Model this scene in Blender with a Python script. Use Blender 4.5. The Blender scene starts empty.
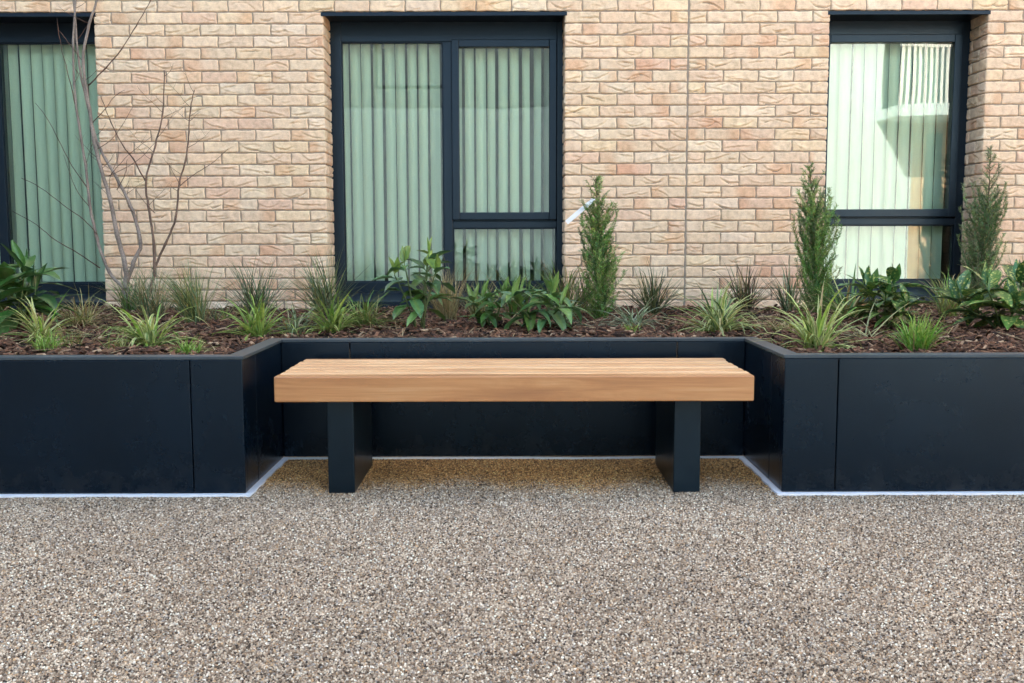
import bpy, math, random
import numpy as np
from mathutils import Vector
random.seed(7); RNG = np.random.default_rng(7)
scene = bpy.context.scene
C = bpy.data.collections.new("scene_objects"); scene.collection.children.link(C)
R = math.radians

# ------------------------------------------------------------------ camera numbers
F_PX, HZ, CAM_H, ROLL = 1000.0, 240.0, 0.93, -0.15
PITCH = math.atan((341.5 - HZ) / F_PX)
def ray(x, y):
    u, v = x - 512, 341.5 - y
    r = R(ROLL)
    u, v = u*math.cos(r) - v*math.sin(r), u*math.sin(r) + v*math.cos(r)
    return (u, F_PX*math.cos(PITCH) + v*math.sin(PITCH), -F_PX*math.sin(PITCH) + v*math.cos(PITCH))
def atY(x, y, Y):
    d = ray(x, y); t = Y/d[1]
    return (d[0]*t, Y, CAM_H + d[2]*t)
def atZ(x, y, z):
    d = ray(x, y); t = (z - CAM_H)/d[2]
    return (d[0]*t, d[1]*t, z)

# ------------------------------------------------------------------ object helpers
def tag(o, label=None, cat=None, group=None, kind=None):
    if label: o['label'] = label
    if cat: o['category'] = cat
    if group: o['group'] = group
    if kind: o['kind'] = kind
    return o
def empty(name, loc, parent=None):
    o = bpy.data.objects.new(name, None); C.objects.link(o); o.location = loc
    o.empty_display_size = 0.1
    if parent: o.parent = parent
    return o
class MB:
    """collects vertices, faces and vertex colours of one mesh"""
    def __init__(s): s.v = []; s.f = []; s.c = []; s.col = (1, 1, 1)
    def add(s, vs, fs, cols=None):
        b = len(s.v); s.v += [tuple(p) for p in vs]
        s.f += [tuple(b+i for i in f) for f in fs]
        s.c += list(cols) if cols is not None else [s.col]*len(vs)
    def box(s, x0, x1, y0, y1, z0, z1):
        s.add([(x0,y0,z0),(x1,y0,z0),(x1,y1,z0),(x0,y1,z0),(x0,y0,z1),(x1,y0,z1),(x1,y1,z1),(x0,y1,z1)],
              [(0,3,2,1),(4,5,6,7),(0,1,5,4),(1,2,6,5),(2,3,7,6),(3,0,4,7)])
    def prism(s, poly, axis, a0, a1):
        """extrude a closed 2-D polygon along an axis"""
        n = len(poly)
        def P(p, a):
            return (a, p[0], p[1]) if axis == 'x' else (p[0], a, p[1]) if axis == 'y' else (p[0], p[1], a)
        s.add([P(p, a0) for p in poly] + [P(p, a1) for p in poly],
              [tuple(range(n-1, -1, -1)), tuple(range(n, 2*n))] + [(i, (i+1) % n, n+(i+1) % n, n+i) for i in range(n)])
    def tube(s, pts, rad, sides=6):
        pts = [Vector(p) for p in pts]; n = len(pts); base = len(s.v); vs = []; fs = []
        ref = Vector((0.3, 1, 0.1)).normalized()
        for i, p in enumerate(pts):
            t = (pts[min(i+1, n-1)] - pts[max(i-1, 0)]).normalized()
            a = t.cross(ref)
            if a.length < 1e-3: a = t.cross(Vector((1, 0, 0)))
            a.normalize(); b = t.cross(a); r = rad[i] if hasattr(rad, '__len__') else rad
            for k in range(sides):
                q = 2*math.pi*k/sides
                vs.append(p + a*math.cos(q)*r + b*math.sin(q)*r)
        for i in range(n-1):
            for k in range(sides):
                fs.append((i*sides+k, i*sides+(k+1) % sides, (i+1)*sides+(k+1) % sides, (i+1)*sides+k))
        fs.append(tuple(range(sides-1, -1, -1))); fs.append(tuple((n-1)*sides+k for k in range(sides)))
        s.add(vs, fs)
    def build(s, name, mat, parent=None, origin=(0, 0, 0), smooth=False, bevel=0, segs=2):
        me = bpy.data.meshes.new(name)
        o3 = np.array(origin)
        me.from_pydata([tuple(np.array(p)-o3) for p in s.v] if any(origin) else s.v, [], s.f)
        a = me.color_attributes.new('Col', 'FLOAT_COLOR', 'POINT')
        cc = np.ones((len(s.v), 4), np.float32); cc[:, :3] = np.array(s.c, np.float32)
        a.data.foreach_set('color', cc.ravel())
        me.materials.append(mat)
        if smooth: me.polygons.foreach_set('use_smooth', [True]*len(me.polygons))
        me.update()
        o = bpy.data.objects.new(name, me); C.objects.link(o)
        if parent: o.parent = parent
        if any(origin) and not parent: o.location = origin
        if bevel:
            m = o.modifiers.new('bevel', 'BEVEL'); m.width = bevel; m.segments = segs; m.limit_method = 'ANGLE'
            m.harden_normals = False
        return o

# ------------------------------------------------------------------ materials
def newmat(name):
    m = bpy.data.materials.new(name); m.use_nodes = True
    nt = m.node_tree; nt.nodes.clear()
    out = nt.nodes.new('ShaderNodeOutputMaterial')
    b = nt.nodes.new('ShaderNodeBsdfPrincipled')
    nt.links.new(b.outputs[0], out.inputs[0])
    return m, nt, b, out
def N(nt, t, **kw):
    n = nt.nodes.new(t)
    for k, v in kw.items():
        if k.startswith('i_'): n.inputs[k[2:].replace('_', ' ')].default_value = v
        else: setattr(n, k, v)
    return n
def ramp(nt, stops, interp='LINEAR'):
    n = nt.nodes.new('ShaderNodeValToRGB'); n.color_ramp.interpolation = interp
    els = n.color_ramp.elements
    while len(els) < len(stops): els.new(0.5)
    for e, (p, c) in zip(els, stops):
        e.position = p; e.color = (*c, 1) if len(c) == 3 else c
    return n
def L(nt, a, b): nt.links.new(a, b)
def mixc(nt, mode, fac, a, b):
    n = nt.nodes.new('ShaderNodeMix'); n.data_type = 'RGBA'; n.blend_type = mode
    for sock, v in ((n.inputs[0], fac), (n.inputs[6], a), (n.inputs[7], b)):
        if hasattr(v, 'links'): nt.links.new(v, sock)
        elif isinstance(v, (int, float)): sock.default_value = v
        else: sock.default_value = (*v, 1)
    return n.outputs[2]
def coords(nt): return nt.nodes.new('ShaderNodeTexCoord').outputs['Object']
def bump(nt, h, b, strength=0.5, dist=0.002, prev=None):
    n = N(nt, 'ShaderNodeBump', i_Strength=strength, i_Distance=dist)
    L(nt, h, n.inputs['Height'])
    if prev: L(nt, prev, n.inputs['Normal'])
    L(nt, n.outputs[0], b.inputs['Normal']); return n.outputs[0]
def simple(name, col, rough=0.5, spec=0.5, noise=0.0, nscale=30, metal=0.0, bumpd=0.0):
    m, nt, b, out = newmat(name)
    b.inputs['Base Color'].default_value = (*col, 1); b.inputs['Roughness'].default_value = rough
    b.inputs['Metallic'].default_value = metal; b.inputs['Specular IOR Level'].default_value = spec
    if noise or bumpd:
        nz = N(nt, 'ShaderNodeTexNoise', i_Scale=nscale, i_Detail=6.0); L(nt, coords(nt), nz.inputs['Vector'])
        r = ramp(nt, [(0.3, tuple(c*(1-noise) for c in col)), (0.7, tuple(min(1, c*(1+noise)) for c in col))])
        L(nt, nz.outputs[0], r.inputs[0]); L(nt, r.outputs[0], b.inputs['Base Color'])
        if bumpd: bump(nt, nz.outputs[0], b, 0.5, bumpd)
    return m

def mat_brick():
    m, nt, b, out = newmat('brick_clay')
    co = coords(nt)
    at = N(nt, 'ShaderNodeAttribute', attribute_name='Col')
    n1 = N(nt, 'ShaderNodeTexNoise', i_Scale=28.0, i_Detail=5.0, i_Roughness=0.65); L(nt, co, n1.inputs['Vector'])
    mp = N(nt, 'ShaderNodeMapping'); mp.inputs['Scale'].default_value = (9, 9, 45); L(nt, co, mp.inputs[0])
    n2 = N(nt, 'ShaderNodeTexNoise', i_Scale=3.0, i_Detail=6.0, i_Roughness=0.7, i_Distortion=0.6); L(nt, mp.outputs[0], n2.inputs['Vector'])
    n3 = N(nt, 'ShaderNodeTexNoise', i_Scale=350.0, i_Detail=3.0); L(nt, co, n3.inputs['Vector'])
    r1 = ramp(nt, [(0.3, (0.80, 0.77, 0.74)), (0.5, (1.0, 1.0, 1.0)), (0.72, (1.14, 1.16, 1.12))]); L(nt, n1.outputs[0], r1.inputs[0])
    c = mixc(nt, 'MULTIPLY', 1.0, at.outputs[0], r1.outputs[0])
    r2 = ramp(nt, [(0.20, (0.72, 0.66, 0.60)), (0.40, (1, 1, 1)), (0.62, (1, 1, 1)), (0.80, (1.10, 1.13, 1.18))]); L(nt, n2.outputs[0], r2.inputs[0])
    c = mixc(nt, 'MULTIPLY', 0.85, c, r2.outputs[0])
    r3 = ramp(nt, [(0.3, (0.84, 0.82, 0.8)), (0.6, (1.05, 1.05, 1.05))]); L(nt, n3.outputs[0], r3.inputs[0])
    c = mixc(nt, 'MULTIPLY', 0.8, c, r3.outputs[0])
    L(nt, c, b.inputs['Base Color']); b.inputs['Roughness'].default_value = 0.9
    b.inputs['Specular IOR Level'].default_value = 0.2
    p = bump(nt, n2.outputs[0], b, 0.55, 0.006); bump(nt, n3.outputs[0], b, 0.5, 0.0012, p)
    return m
def mat_mortar():
    m, nt, b, out = newmat('mortar')
    co = coords(nt)
    n = N(nt, 'ShaderNodeTexNoise', i_Scale=220.0, i_Detail=5.0); L(nt, co, n.inputs['Vector'])
    r = ramp(nt, [(0.3, (0.27, 0.205, 0.145)), (0.7, (0.43, 0.34, 0.25))]); L(nt, n.outputs[0], r.inputs[0])
    L(nt, r.outputs[0], b.inputs['Base Color']); b.inputs['Roughness'].default_value = 0.95
    bump(nt, n.outputs[0], b, 0.7, 0.002); return m
def mat_gravel():
    m, nt, b, out = newmat('resin_bound_gravel')
    co = coords(nt)
    dn = N(nt, 'ShaderNodeTexNoise', i_Scale=90.0, i_Detail=2.0); L(nt, co, dn.inputs['Vector'])
    wp = N(nt, 'ShaderNodeVectorMath', operation='MULTIPLY_ADD'); L(nt, dn.outputs[1], wp.inputs[0])
    wp.inputs[1].default_value = (0.006, 0.006, 0.006); L(nt, co, wp.inputs[2])
    v = N(nt, 'ShaderNodeTexVoronoi', i_Scale=140.0, i_Randomness=1.0); L(nt, wp.outputs[0], v.inputs['Vector'])
    ve = N(nt, 'ShaderNodeTexVoronoi', feature='DISTANCE_TO_EDGE', i_Scale=140.0, i_Randomness=1.0); L(nt, wp.outputs[0], ve.inputs['Vector'])
    sx = N(nt, 'ShaderNodeSeparateColor'); L(nt, v.outputs['Color'], sx.inputs[0])
    r = ramp(nt, [(0.0, (0.075, 0.057, 0.043)), (0.15, (0.21, 0.155, 0.112)), (0.35, (0.42, 0.335, 0.25)), (0.55, (0.60, 0.50, 0.39)),
                  (0.75, (0.78, 0.69, 0.565)), (0.88, (0.50, 0.42, 0.34)), (1.0, (0.93, 0.88, 0.78))])
    L(nt, sx.outputs[0], r.inputs[0])
    # some warm and some cool stones
    r2 = ramp(nt, [(0.0, (1.12, 0.94, 0.76)), (0.22, (1.0, 0.98, 0.94)), (0.7, (1, 1, 1)), (1.0, (0.92, 0.98, 1.06))]); L(nt, sx.outputs[1], r2.inputs[0])
    c = mixc(nt, 'MULTIPLY', 1.0, r.outputs[0], r2.outputs[0])
    re = ramp(nt, [(0.0, (0.14, 0.11, 0.09)), (0.07, (0.8, 0.78, 0.76)), (0.15, (1, 1, 1))]); L(nt, ve.outputs['Distance'], re.inputs[0])
    c = mixc(nt, 'MULTIPLY', 0.9, c, re.outputs[0])
    big = N(nt, 'ShaderNodeTexNoise', i_Scale=1.3, i_Detail=6.0, i_Roughness=0.6); L(nt, co, big.inputs['Vector'])
    rb = ramp(nt, [(0.3, (0.90, 0.885, 0.87)), (0.7, (1.06, 1.06, 1.06))]); L(nt, big.outputs[0], rb.inputs[0])
    c = mixc(nt, 'MULTIPLY', 1.0, c, rb.outputs[0]); c = mixc(nt, 'MULTIPLY', 1.0, c, (0.88, 0.84, 0.79))
    # amber tint painting warm light bounced off the bench into the planter recess
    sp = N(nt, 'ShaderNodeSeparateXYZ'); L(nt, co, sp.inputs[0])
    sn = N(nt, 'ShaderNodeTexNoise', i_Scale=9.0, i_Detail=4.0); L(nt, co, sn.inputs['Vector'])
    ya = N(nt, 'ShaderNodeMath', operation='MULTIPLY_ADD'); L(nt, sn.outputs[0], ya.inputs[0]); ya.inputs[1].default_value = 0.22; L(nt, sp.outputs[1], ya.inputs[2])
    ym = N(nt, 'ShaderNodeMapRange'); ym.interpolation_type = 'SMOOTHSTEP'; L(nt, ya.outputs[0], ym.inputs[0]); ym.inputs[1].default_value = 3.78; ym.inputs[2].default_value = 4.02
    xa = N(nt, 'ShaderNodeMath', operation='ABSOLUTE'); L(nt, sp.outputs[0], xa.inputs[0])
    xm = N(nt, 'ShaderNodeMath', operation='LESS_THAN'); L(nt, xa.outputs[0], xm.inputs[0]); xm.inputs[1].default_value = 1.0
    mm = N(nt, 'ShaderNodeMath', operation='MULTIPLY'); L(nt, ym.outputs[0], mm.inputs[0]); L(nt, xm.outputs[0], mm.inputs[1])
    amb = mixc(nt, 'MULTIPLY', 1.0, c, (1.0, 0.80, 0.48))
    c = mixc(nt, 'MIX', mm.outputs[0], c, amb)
    L(nt, c, b.inputs['Base Color'])
    b.inputs['Roughness'].default_value = 0.55; b.inputs['Specular IOR Level'].default_value = 0.35
    rh = ramp(nt, [(0.0, (0, 0, 0)), (0.35, (0.8, 0.8, 0.8)), (0.6, (1, 1, 1))]); L(nt, ve.outputs['Distance'], rh.inputs[0])
    hh = N(nt, 'ShaderNodeMath', operation='MULTIPLY_ADD'); L(nt, sx.outputs[2], hh.inputs[0]); hh.inputs[1].default_value = 0.6; L(nt, rh.outputs[0], hh.inputs[2])
    bump(nt, hh.outputs[0], b, 1.0, 0.004)
    return m
def mat_panel(name, col, rough, streak=0.25):
    m, nt, b, out = newmat(name)
    co = coords(nt)
    n = N(nt, 'ShaderNodeTexNoise', i_Scale=2.2, i_Detail=8.0, i_Roughness=0.7); L(nt, co, n.inputs['Vector'])
    r = ramp(nt, [(0.35, tuple(c*(1-streak) for c in col)), (0.7, tuple(c*(1+streak) for c in col))]); L(nt, n.outputs[0], r.inputs[0])
    b.inputs['Specular Tint'].default_value = (0.55, 0.78, 1.0, 1); b.inputs['Specular IOR Level'].default_value = 0.38
    # dust flecks
    f = N(nt, 'ShaderNodeTexNoise', i_Scale=55.0, i_Detail=4.0); L(nt, co, f.inputs['Vector'])
    fr = ramp(nt, [(0.70, (0, 0, 0)), (0.82, (0.08, 0.08, 0.08))]); L(nt, f.outputs[0], fr.inputs[0])
    c = mixc(nt, 'MIX', fr.outputs[0], r.outputs[0], (0.09, 0.095, 0.10))
    if name.startswith('planter_coated'):
        sz = N(nt, 'ShaderNodeSeparateXYZ'); L(nt, co, sz.inputs[0])
        dn = N(nt, 'ShaderNodeTexNoise', i_Scale=14.0, i_Detail=7.0, i_Roughness=0.75); L(nt, co, dn.inputs['Vector'])
        hm = N(nt, 'ShaderNodeMapRange'); L(nt, sz.outputs[2], hm.inputs[0]); hm.inputs[1].default_value = 0.14; hm.inputs[2].default_value = 0.01
        dr = ramp(nt, [(0.42, (0, 0, 0)), (0.72, (0.22, 0.22, 0.22))]); L(nt, dn.outputs[0], dr.inputs[0])
        dm = N(nt, 'ShaderNodeMath', operation='MULTIPLY'); L(nt, hm.outputs[0], dm.inputs[0]); L(nt, dr.outputs[0], dm.inputs[1])
        c = mixc(nt, 'MIX', dm.outputs[0], c, (0.085, 0.08, 0.072))
    L(nt, c, b.inputs['Base Color'])
    rr = N(nt, 'ShaderNodeMapRange'); L(nt, n.outputs[0], rr.inputs[0]); rr.inputs[3].default_value = rough*0.8; rr.inputs[4].default_value = rough*1.25
    L(nt, rr.outputs[0], b.inputs['Roughness'])
    w = N(nt, 'ShaderNodeTexNoise', i_Scale=1.1, i_Detail=1.0); L(nt, co, w.inputs['Vector'])
    bump(nt, w.outputs[0], b, 0.25, 0.01)
    return m
def mat_wood():
    m, nt, b, out = newmat('oiled_hardwood')
    co = coords(nt)
    at = N(nt, 'ShaderNodeAttribute', attribute_name='Col')
    mp = N(nt, 'ShaderNodeMapping'); mp.inputs['Scale'].default_value = (1.2, 14, 14); L(nt, co, mp.inputs[0])
    ad = N(nt, 'ShaderNodeVectorMath', operation='ADD'); L(nt, mp.outputs[0], ad.inputs[0])
    sc = N(nt, 'ShaderNodeVectorMath', operation='SCALE'); L(nt, at.outputs[0], sc.inputs[0]); sc.inputs['Scale'].default_value = 37.0
    L(nt, sc.outputs[0], ad.inputs[1])
    n = N(nt, 'ShaderNodeTexNoise', i_Scale=1.6, i_Detail=8.0, i_Roughness=0.62, i_Distortion=0.7); L(nt, ad.outputs[0], n.inputs['Vector'])
    r = ramp(nt, [(0.28, (0.44, 0.20, 0.080)), (0.46, (0.58, 0.275, 0.105)), (0.56, (0.66, 0.335, 0.135)), (0.74, (0.76, 0.45, 0.22))]); L(nt, n.outputs[0], r.inputs[0])
    mp2 = N(nt, 'ShaderNodeMapping'); mp2.inputs['Scale'].default_value = (4, 160, 160); L(nt, ad.outputs[0], mp2.inputs[0])
    n2 = N(nt, 'ShaderNodeTexNoise', i_Scale=1.0, i_Detail=3.0); L(nt, mp2.outputs[0], n2.inputs['Vector'])
    r2 = ramp(nt, [(0.35, (0.80, 0.76, 0.72)), (0.6, (1.04, 1.04, 1.04))]); L(nt, n2.outputs[0], r2.inputs[0])
    c = mixc(nt, 'MULTIPLY', 0.8, r.outputs[0], r2.outputs[0])
    # tone per board; shaded front and skylit top are painted in here
    sp = N(nt, 'ShaderNodeSeparateColor'); L(nt, at.outputs[0], sp.inputs[0])
    r3 = ramp(nt, [(0.0, (0.60, 0.55, 0.50)), (0.5, (1, 1, 1)), (1.0, (1.24, 1.52, 1.95))]); L(nt, sp.outputs[1], r3.inputs[0])
    c = mixc(nt, 'MULTIPLY', 1.0, c, r3.outputs[0])
    L(nt, c, b.inputs['Base Color']); b.inputs['Roughness'].default_value = 0.40; b.inputs['Specular IOR Level'].default_value = 0.6
    bump(nt, n2.outputs[0], b, 0.25, 0.0008)
    return m
def mat_glass(name, tint, refl=1.0):
    m = bpy.data.materials.new(name); m.use_nodes = True
    nt = m.node_tree; nt.nodes.clear()
    out = nt.nodes.new('ShaderNodeOutputMaterial')
    t = nt.nodes.new('ShaderNodeBsdfTransparent'); t.inputs[0].default_value = (*tint, 1)
    g = nt.nodes.new('ShaderNodeBsdfGlossy'); g.inputs['Roughness'].default_value = 0.0; g.inputs[0].default_value = (1, 1, 1, 1)
    fr = nt.nodes.new('ShaderNodeFresnel'); fr.inputs[0].default_value = 1.55
    ml = N(nt, 'ShaderNodeMath', operation='MULTIPLY'); ml.use_clamp = True; L(nt, fr.outputs[0], ml.inputs[0]); ml.inputs[1].default_value = refl
    n = N(nt, 'ShaderNodeTexNoise', i_Scale=2.5, i_Detail=0.0); L(nt, coords(nt), n.inputs['Vector'])
    bp = N(nt, 'ShaderNodeBump', i_Strength=0.03, i_Distance=0.02); L(nt, n.outputs[0], bp.inputs['Height']); L(nt, bp.outputs[0], g.inputs['Normal'])
    mx = nt.nodes.new('ShaderNodeMixShader'); L(nt, ml.outputs[0], mx.inputs[0]); L(nt, t.outputs[0], mx.inputs[1]); L(nt, g.outputs[0], mx.inputs[2])
    L(nt, mx.outputs[0], out.inputs[0]); return m
def mat_leaf(name, rough=0.5, trans=0.25, spots=False, spec=0.4):
    m, nt, b, out = newmat(name)
    at = N(nt, 'ShaderNodeAttribute', attribute_name='Col')
    n = N(nt, 'ShaderNodeTexNoise', i_Scale=60.0, i_Detail=3.0); L(nt, coords(nt), n.inputs['Vector'])
    r = ramp(nt, [(0.3, (0.75, 0.78, 0.7)), (0.7, (1.2, 1.18, 1.15))]); L(nt, n.outputs[0], r.inputs[0])
    c = mixc(nt, 'MULTIPLY', 1.0, at.outputs[0], r.outputs[0])
    if spots:
        v = N(nt, 'ShaderNodeTexNoise', i_Scale=75.0, i_Detail=1.5); L(nt, coords(nt), v.inputs['Vector'])
        rs = ramp(nt, [(0.57, (0, 0, 0)), (0.62, (1, 1, 1))]); L(nt, v.outputs[0], rs.inputs[0])
        c = mixc(nt, 'MIX', rs.outputs[0], c, (0.45, 0.48, 0.14))
    L(nt, c, b.inputs['Base Color']); b.inputs['Roughness'].default_value = rough; b.inputs['Specular IOR Level'].default_value = spec
    tr = nt.nodes.new('ShaderNodeBsdfTranslucent'); L(nt, c, tr.inputs[0])
    mx = nt.nodes.new('ShaderNodeMixShader'); mx.inputs[0].default_value = trans
    L(nt, b.outputs[0], mx.inputs[1]); L(nt, tr.outputs[0], mx.inputs[2]); L(nt, mx.outputs[0], out.inputs[0])
    return m
def mat_attr(name, rough=0.9, bumpd=0.001, scale=150):
    m, nt, b, out = newmat(name)
    at = N(nt, 'ShaderNodeAttribute', attribute_name='Col')
    n = N(nt, 'ShaderNodeTexNoise', i_Scale=float(scale), i_Detail=4.0); L(nt, coords(nt), n.inputs['Vector'])
    r = ramp(nt, [(0.3, (0.65, 0.65, 0.65)), (0.7, (1.25, 1.25, 1.25))]); L(nt, n.outputs[0], r.inputs[0])
    L(nt, mixc(nt, 'MULTIPLY', 1.0, at.outputs[0], r.outputs[0]), b.inputs['Base Color'])
    b.inputs['Roughness'].default_value = rough; b.inputs['Specular IOR Level'].default_value = 0.25
    bump(nt, n.outputs[0], b, 0.6, bumpd); return m
def mat_flatbrick():
    m, nt, b, out = newmat('distant_brickwork')
    co = coords(nt)
    sx = N(nt, 'ShaderNodeSeparateXYZ'); L(nt, co, sx.inputs[0])
    cx = N(nt, 'ShaderNodeCombineXYZ'); L(nt, sx.outputs[0], cx.inputs[0]); L(nt, sx.outputs[2], cx.inputs[1])
    t = N(nt, 'ShaderNodeTexBrick', i_Scale=1.0); L(nt, cx.outputs[0], t.inputs['Vector'])
    t.inputs['Brick Width'].default_value = 0.2275; t.inputs['Row Height'].default_value = 0.0743; t.inputs['Mortar Size'].default_value = 0.005
    t.inputs['Color1'].default_value = (0.60, 0.42, 0.26, 1); t.inputs['Color2'].default_value = (0.56, 0.34, 0.22, 1); t.inputs['Mortar'].default_value = (0.28, 0.22, 0.16, 1)
    L(nt, t.outputs[0], b.inputs['Base Color']); b.inputs['Roughness'].default_value = 0.9; return m

M_BRICK = mat_brick(); M_MORTAR = mat_mortar(); M_GRAVEL = mat_gravel()
M_PLANTER = mat_panel('planter_coated_steel', (0.0016, 0.0056, 0.0120), 0.26)
M_RIM = mat_panel('planter_rim_steel', (0.055, 0.066, 0.072), 0.42, 0.35)
M_LEG = mat_panel('bench_leg_steel', (0.0045, 0.0095, 0.0145), 0.32)
M_FRAME = mat_panel('window_frame_coating', (0.010, 0.0145, 0.020), 0.32, 0.1)
M_LINTEL = mat_panel('lintel_steel', (0.004, 0.006, 0.010), 0.42, 0.1)
M_WOOD = mat_wood()
M_GLASS = mat_glass('tinted_window_glass', (0.905, 0.980, 0.912), 1.0)
M_BLIND = simple('blind_fabric', (0.90, 0.90, 0.82), 0.85, 0.2, noise=0.04, nscale=220, bumpd=0.0004)
M_WHITE = simple('white_plastic', (0.82, 0.83, 0.84), 0.4)
M_STRIP = simple('white_edge_membrane', (0.78, 0.82, 0.88), 0.55, noise=0.06, nscale=60, bumpd=0.001)
M_SOIL = simple('planting_soil', (0.035, 0.022, 0.016), 0.95, 0.1, noise=0.4, nscale=40, bumpd=0.01)
M_STONE = mat_attr('gravel_stone', 0.5, 0.0003, 400)
M_BARK = mat_attr('bark_chips', 0.85, 0.0012, 180)
M_GRASS = mat_leaf('blade_leaf', 0.42, 0.25)
M_GLOSS = mat_leaf('glossy_leaf', 0.28, 0.12, spec=0.5)
M_SPOT = mat_leaf('spotted_glossy_leaf', 0.28, 0.12, spots=True, spec=0.5)
M_NEEDLE = mat_leaf('conifer_needle', 0.55, 0.2)
M_TWIG = mat_attr('smooth_tree_bark', 0.75, 0.0008, 120)
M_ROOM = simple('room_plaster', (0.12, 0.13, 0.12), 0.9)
M_SEAL = simple('joint_sealant', (0.30, 0.24, 0.18), 0.8)
M_FLAT = mat_flatbrick()
M_DARKGAP = simple('damp_proof_course', (0.02, 0.02, 0.02), 0.7)

# ------------------------------------------------------------------ dimensions
WY = 6.60                 # face of the brick wall
REV = 0.25                # depth of the window reveals
FY = WY + REV             # face of the window frames
PF, PB, PTOP = 3.585, 4.20, 0.515    # planter front, recess back, rim height
PX0, PX1 = -0.975, 0.985             # recess sides
PITCH_X, PITCH_Z = 0.2275, 0.0743
Z_HEAD = atY(625, 11.1, WY)[2]       # bed joint over the windows
JX = atY(688.2, 60, WY)[0]           # movement joint

# ------------------------------------------------------------------ ground
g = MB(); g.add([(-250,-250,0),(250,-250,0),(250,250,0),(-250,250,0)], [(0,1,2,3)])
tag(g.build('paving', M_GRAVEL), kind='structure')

# stones standing proud of the resin where the ground is close enough to tell them apart
def stones():
    sp = .0063; rg = np.random.default_rng(3)
    ys = np.arange(1.70, PB, sp); xs = np.arange(-2.75, 2.75, sp)
    X, Y = np.meshgrid(xs, ys); X = X + (np.arange(len(ys)) % 2)[:, None]*sp*.5
    X = (X + rg.uniform(-.45, .45, X.shape)*sp).ravel(); Y = (Y + rg.uniform(-.45, .45, Y.shape)*sp).ravel()
    keep = (np.abs(X) < Y*.545+.35) & ((Y < PF-.018) | ((X > PX0+.018) & (X < PX1-.018) & (Y < PB-.014)))
    X, Y = X[keep], Y[keep]; n = len(X)
    r = rg.uniform(.0023, .0042, n); el = rg.uniform(.6, 1.0, n); th = rg.uniform(0, 6.283, n); h = r*rg.uniform(.55, 1.0, n)
    K = 5; V = np.zeros((n, 2*K, 3), np.float32)
    tx = rg.normal(0, .22, n); ty = rg.normal(0, .22, n)
    for k in range(K):
        a = 2*math.pi*k/K + rg.uniform(-.25, .25, n); rr = r*rg.uniform(.85, 1.15, n)
        px_, py_ = rr*np.cos(a), rr*np.sin(a)*el
        ux, uy = px_*np.cos(th)-py_*np.sin(th), px_*np.sin(th)+py_*np.cos(th)
        V[:, k, 0] = X+ux; V[:, k, 1] = Y+uy; V[:, k, 2] = .0006
        q = rg.uniform(.55, .75, n)
        V[:, K+k, 0] = X+ux*q; V[:, K+k, 1] = Y+uy*q; V[:, K+k, 2] = .0006+h+(ux*tx+uy*ty)*q
    base = (np.arange(n)*2*K)[:, None]
    quads = np.stack([np.stack([base[:, 0]+k, base[:, 0]+(k+1) % K, base[:, 0]+K+(k+1) % K, base[:, 0]+K+k], -1) for k in range(K)], 1).reshape(-1)
    caps = (base + K + np.arange(K)[None, :]).reshape(-1)
    me = bpy.data.meshes.new('gravel')
    me.vertices.add(n*2*K); me.vertices.foreach_set('co', V.ravel())
    me.loops.add(len(quads)+len(caps)); me.loops.foreach_set('vertex_index', np.concatenate([quads, caps]).astype(np.int32))
    nq = n*K; me.polygons.add(nq+n)
    me.polygons.foreach_set('loop_start', np.concatenate([np.arange(nq)*4, nq*4+np.arange(n)*K]).astype(np.int32))
    me.polygons.foreach_set('loop_total', np.concatenate([np.full(nq, 4), np.full(n, K)]).astype(np.int32))
    me.update(calc_edges=True)
    pal = np.array([(.060,.042,.029), (.18,.13,.088), (.30,.225,.158), (.42,.33,.24), (.55,.45,.34), (.68,.585,.46), (.86,.79,.67), (.46,.31,.18), (.34,.31,.28)])
    w = np.array([2.4, 3.4, 3.8, 3.8, 3.4, 2.4, 1.1, 1.2, 1.2]); c = pal[rg.choice(len(pal), n, p=w/w.sum())]*rg.uniform(.85, 1.15, (n, 1))
    big = 1 + .05*np.sin(X*1.9+1)*np.sin(Y*2.3) + .04*np.sin(X*5.1+Y*3.3) + .03*np.sin(X*11-Y*7)
    c = c*big[:, None]*np.array((1.02, .975, .91))
    # warm bounce from the wooden seat, painted into the stone colours of the recess
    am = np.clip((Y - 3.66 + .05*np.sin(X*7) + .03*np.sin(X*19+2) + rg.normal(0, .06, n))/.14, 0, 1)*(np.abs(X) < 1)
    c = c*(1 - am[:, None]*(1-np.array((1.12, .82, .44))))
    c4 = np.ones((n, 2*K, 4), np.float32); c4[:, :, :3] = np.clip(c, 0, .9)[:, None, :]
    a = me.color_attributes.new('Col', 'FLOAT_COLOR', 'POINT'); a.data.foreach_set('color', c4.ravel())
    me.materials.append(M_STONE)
    o = bpy.data.objects.new('gravel', me); C.objects.link(o)
    tag(o, 'beige and brown stones of the resin bound gravel in front of the bench', 'gravel', kind='stuff')
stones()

# ------------------------------------------------------------------ the brick building
bld = empty('brick_building', (0, WY, 0))
tag(bld, 'pale peach brick building with dark framed windows behind the planter', 'building')
bld_o = (0, WY, 0)
def bb(mb, name, mat, parent=bld, **kw):
    o = mb.build(name, mat, None, **kw); o.parent = parent
    o.matrix_parent_inverse = parent.matrix_world.inverted() if parent.type != 'EMPTY' else o.matrix_parent_inverse
    return o
# children of an Empty at (0,WY,0): keep meshes in world coordinates by subtracting the location
def child(mb, name, mat, parent, wloc, **kw):
    mb.v = [(p[0]-wloc[0], p[1]-wloc[1], p[2]-wloc[2]) for p in mb.v]
    return mb.build(name, mat, parent, **kw)

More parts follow.
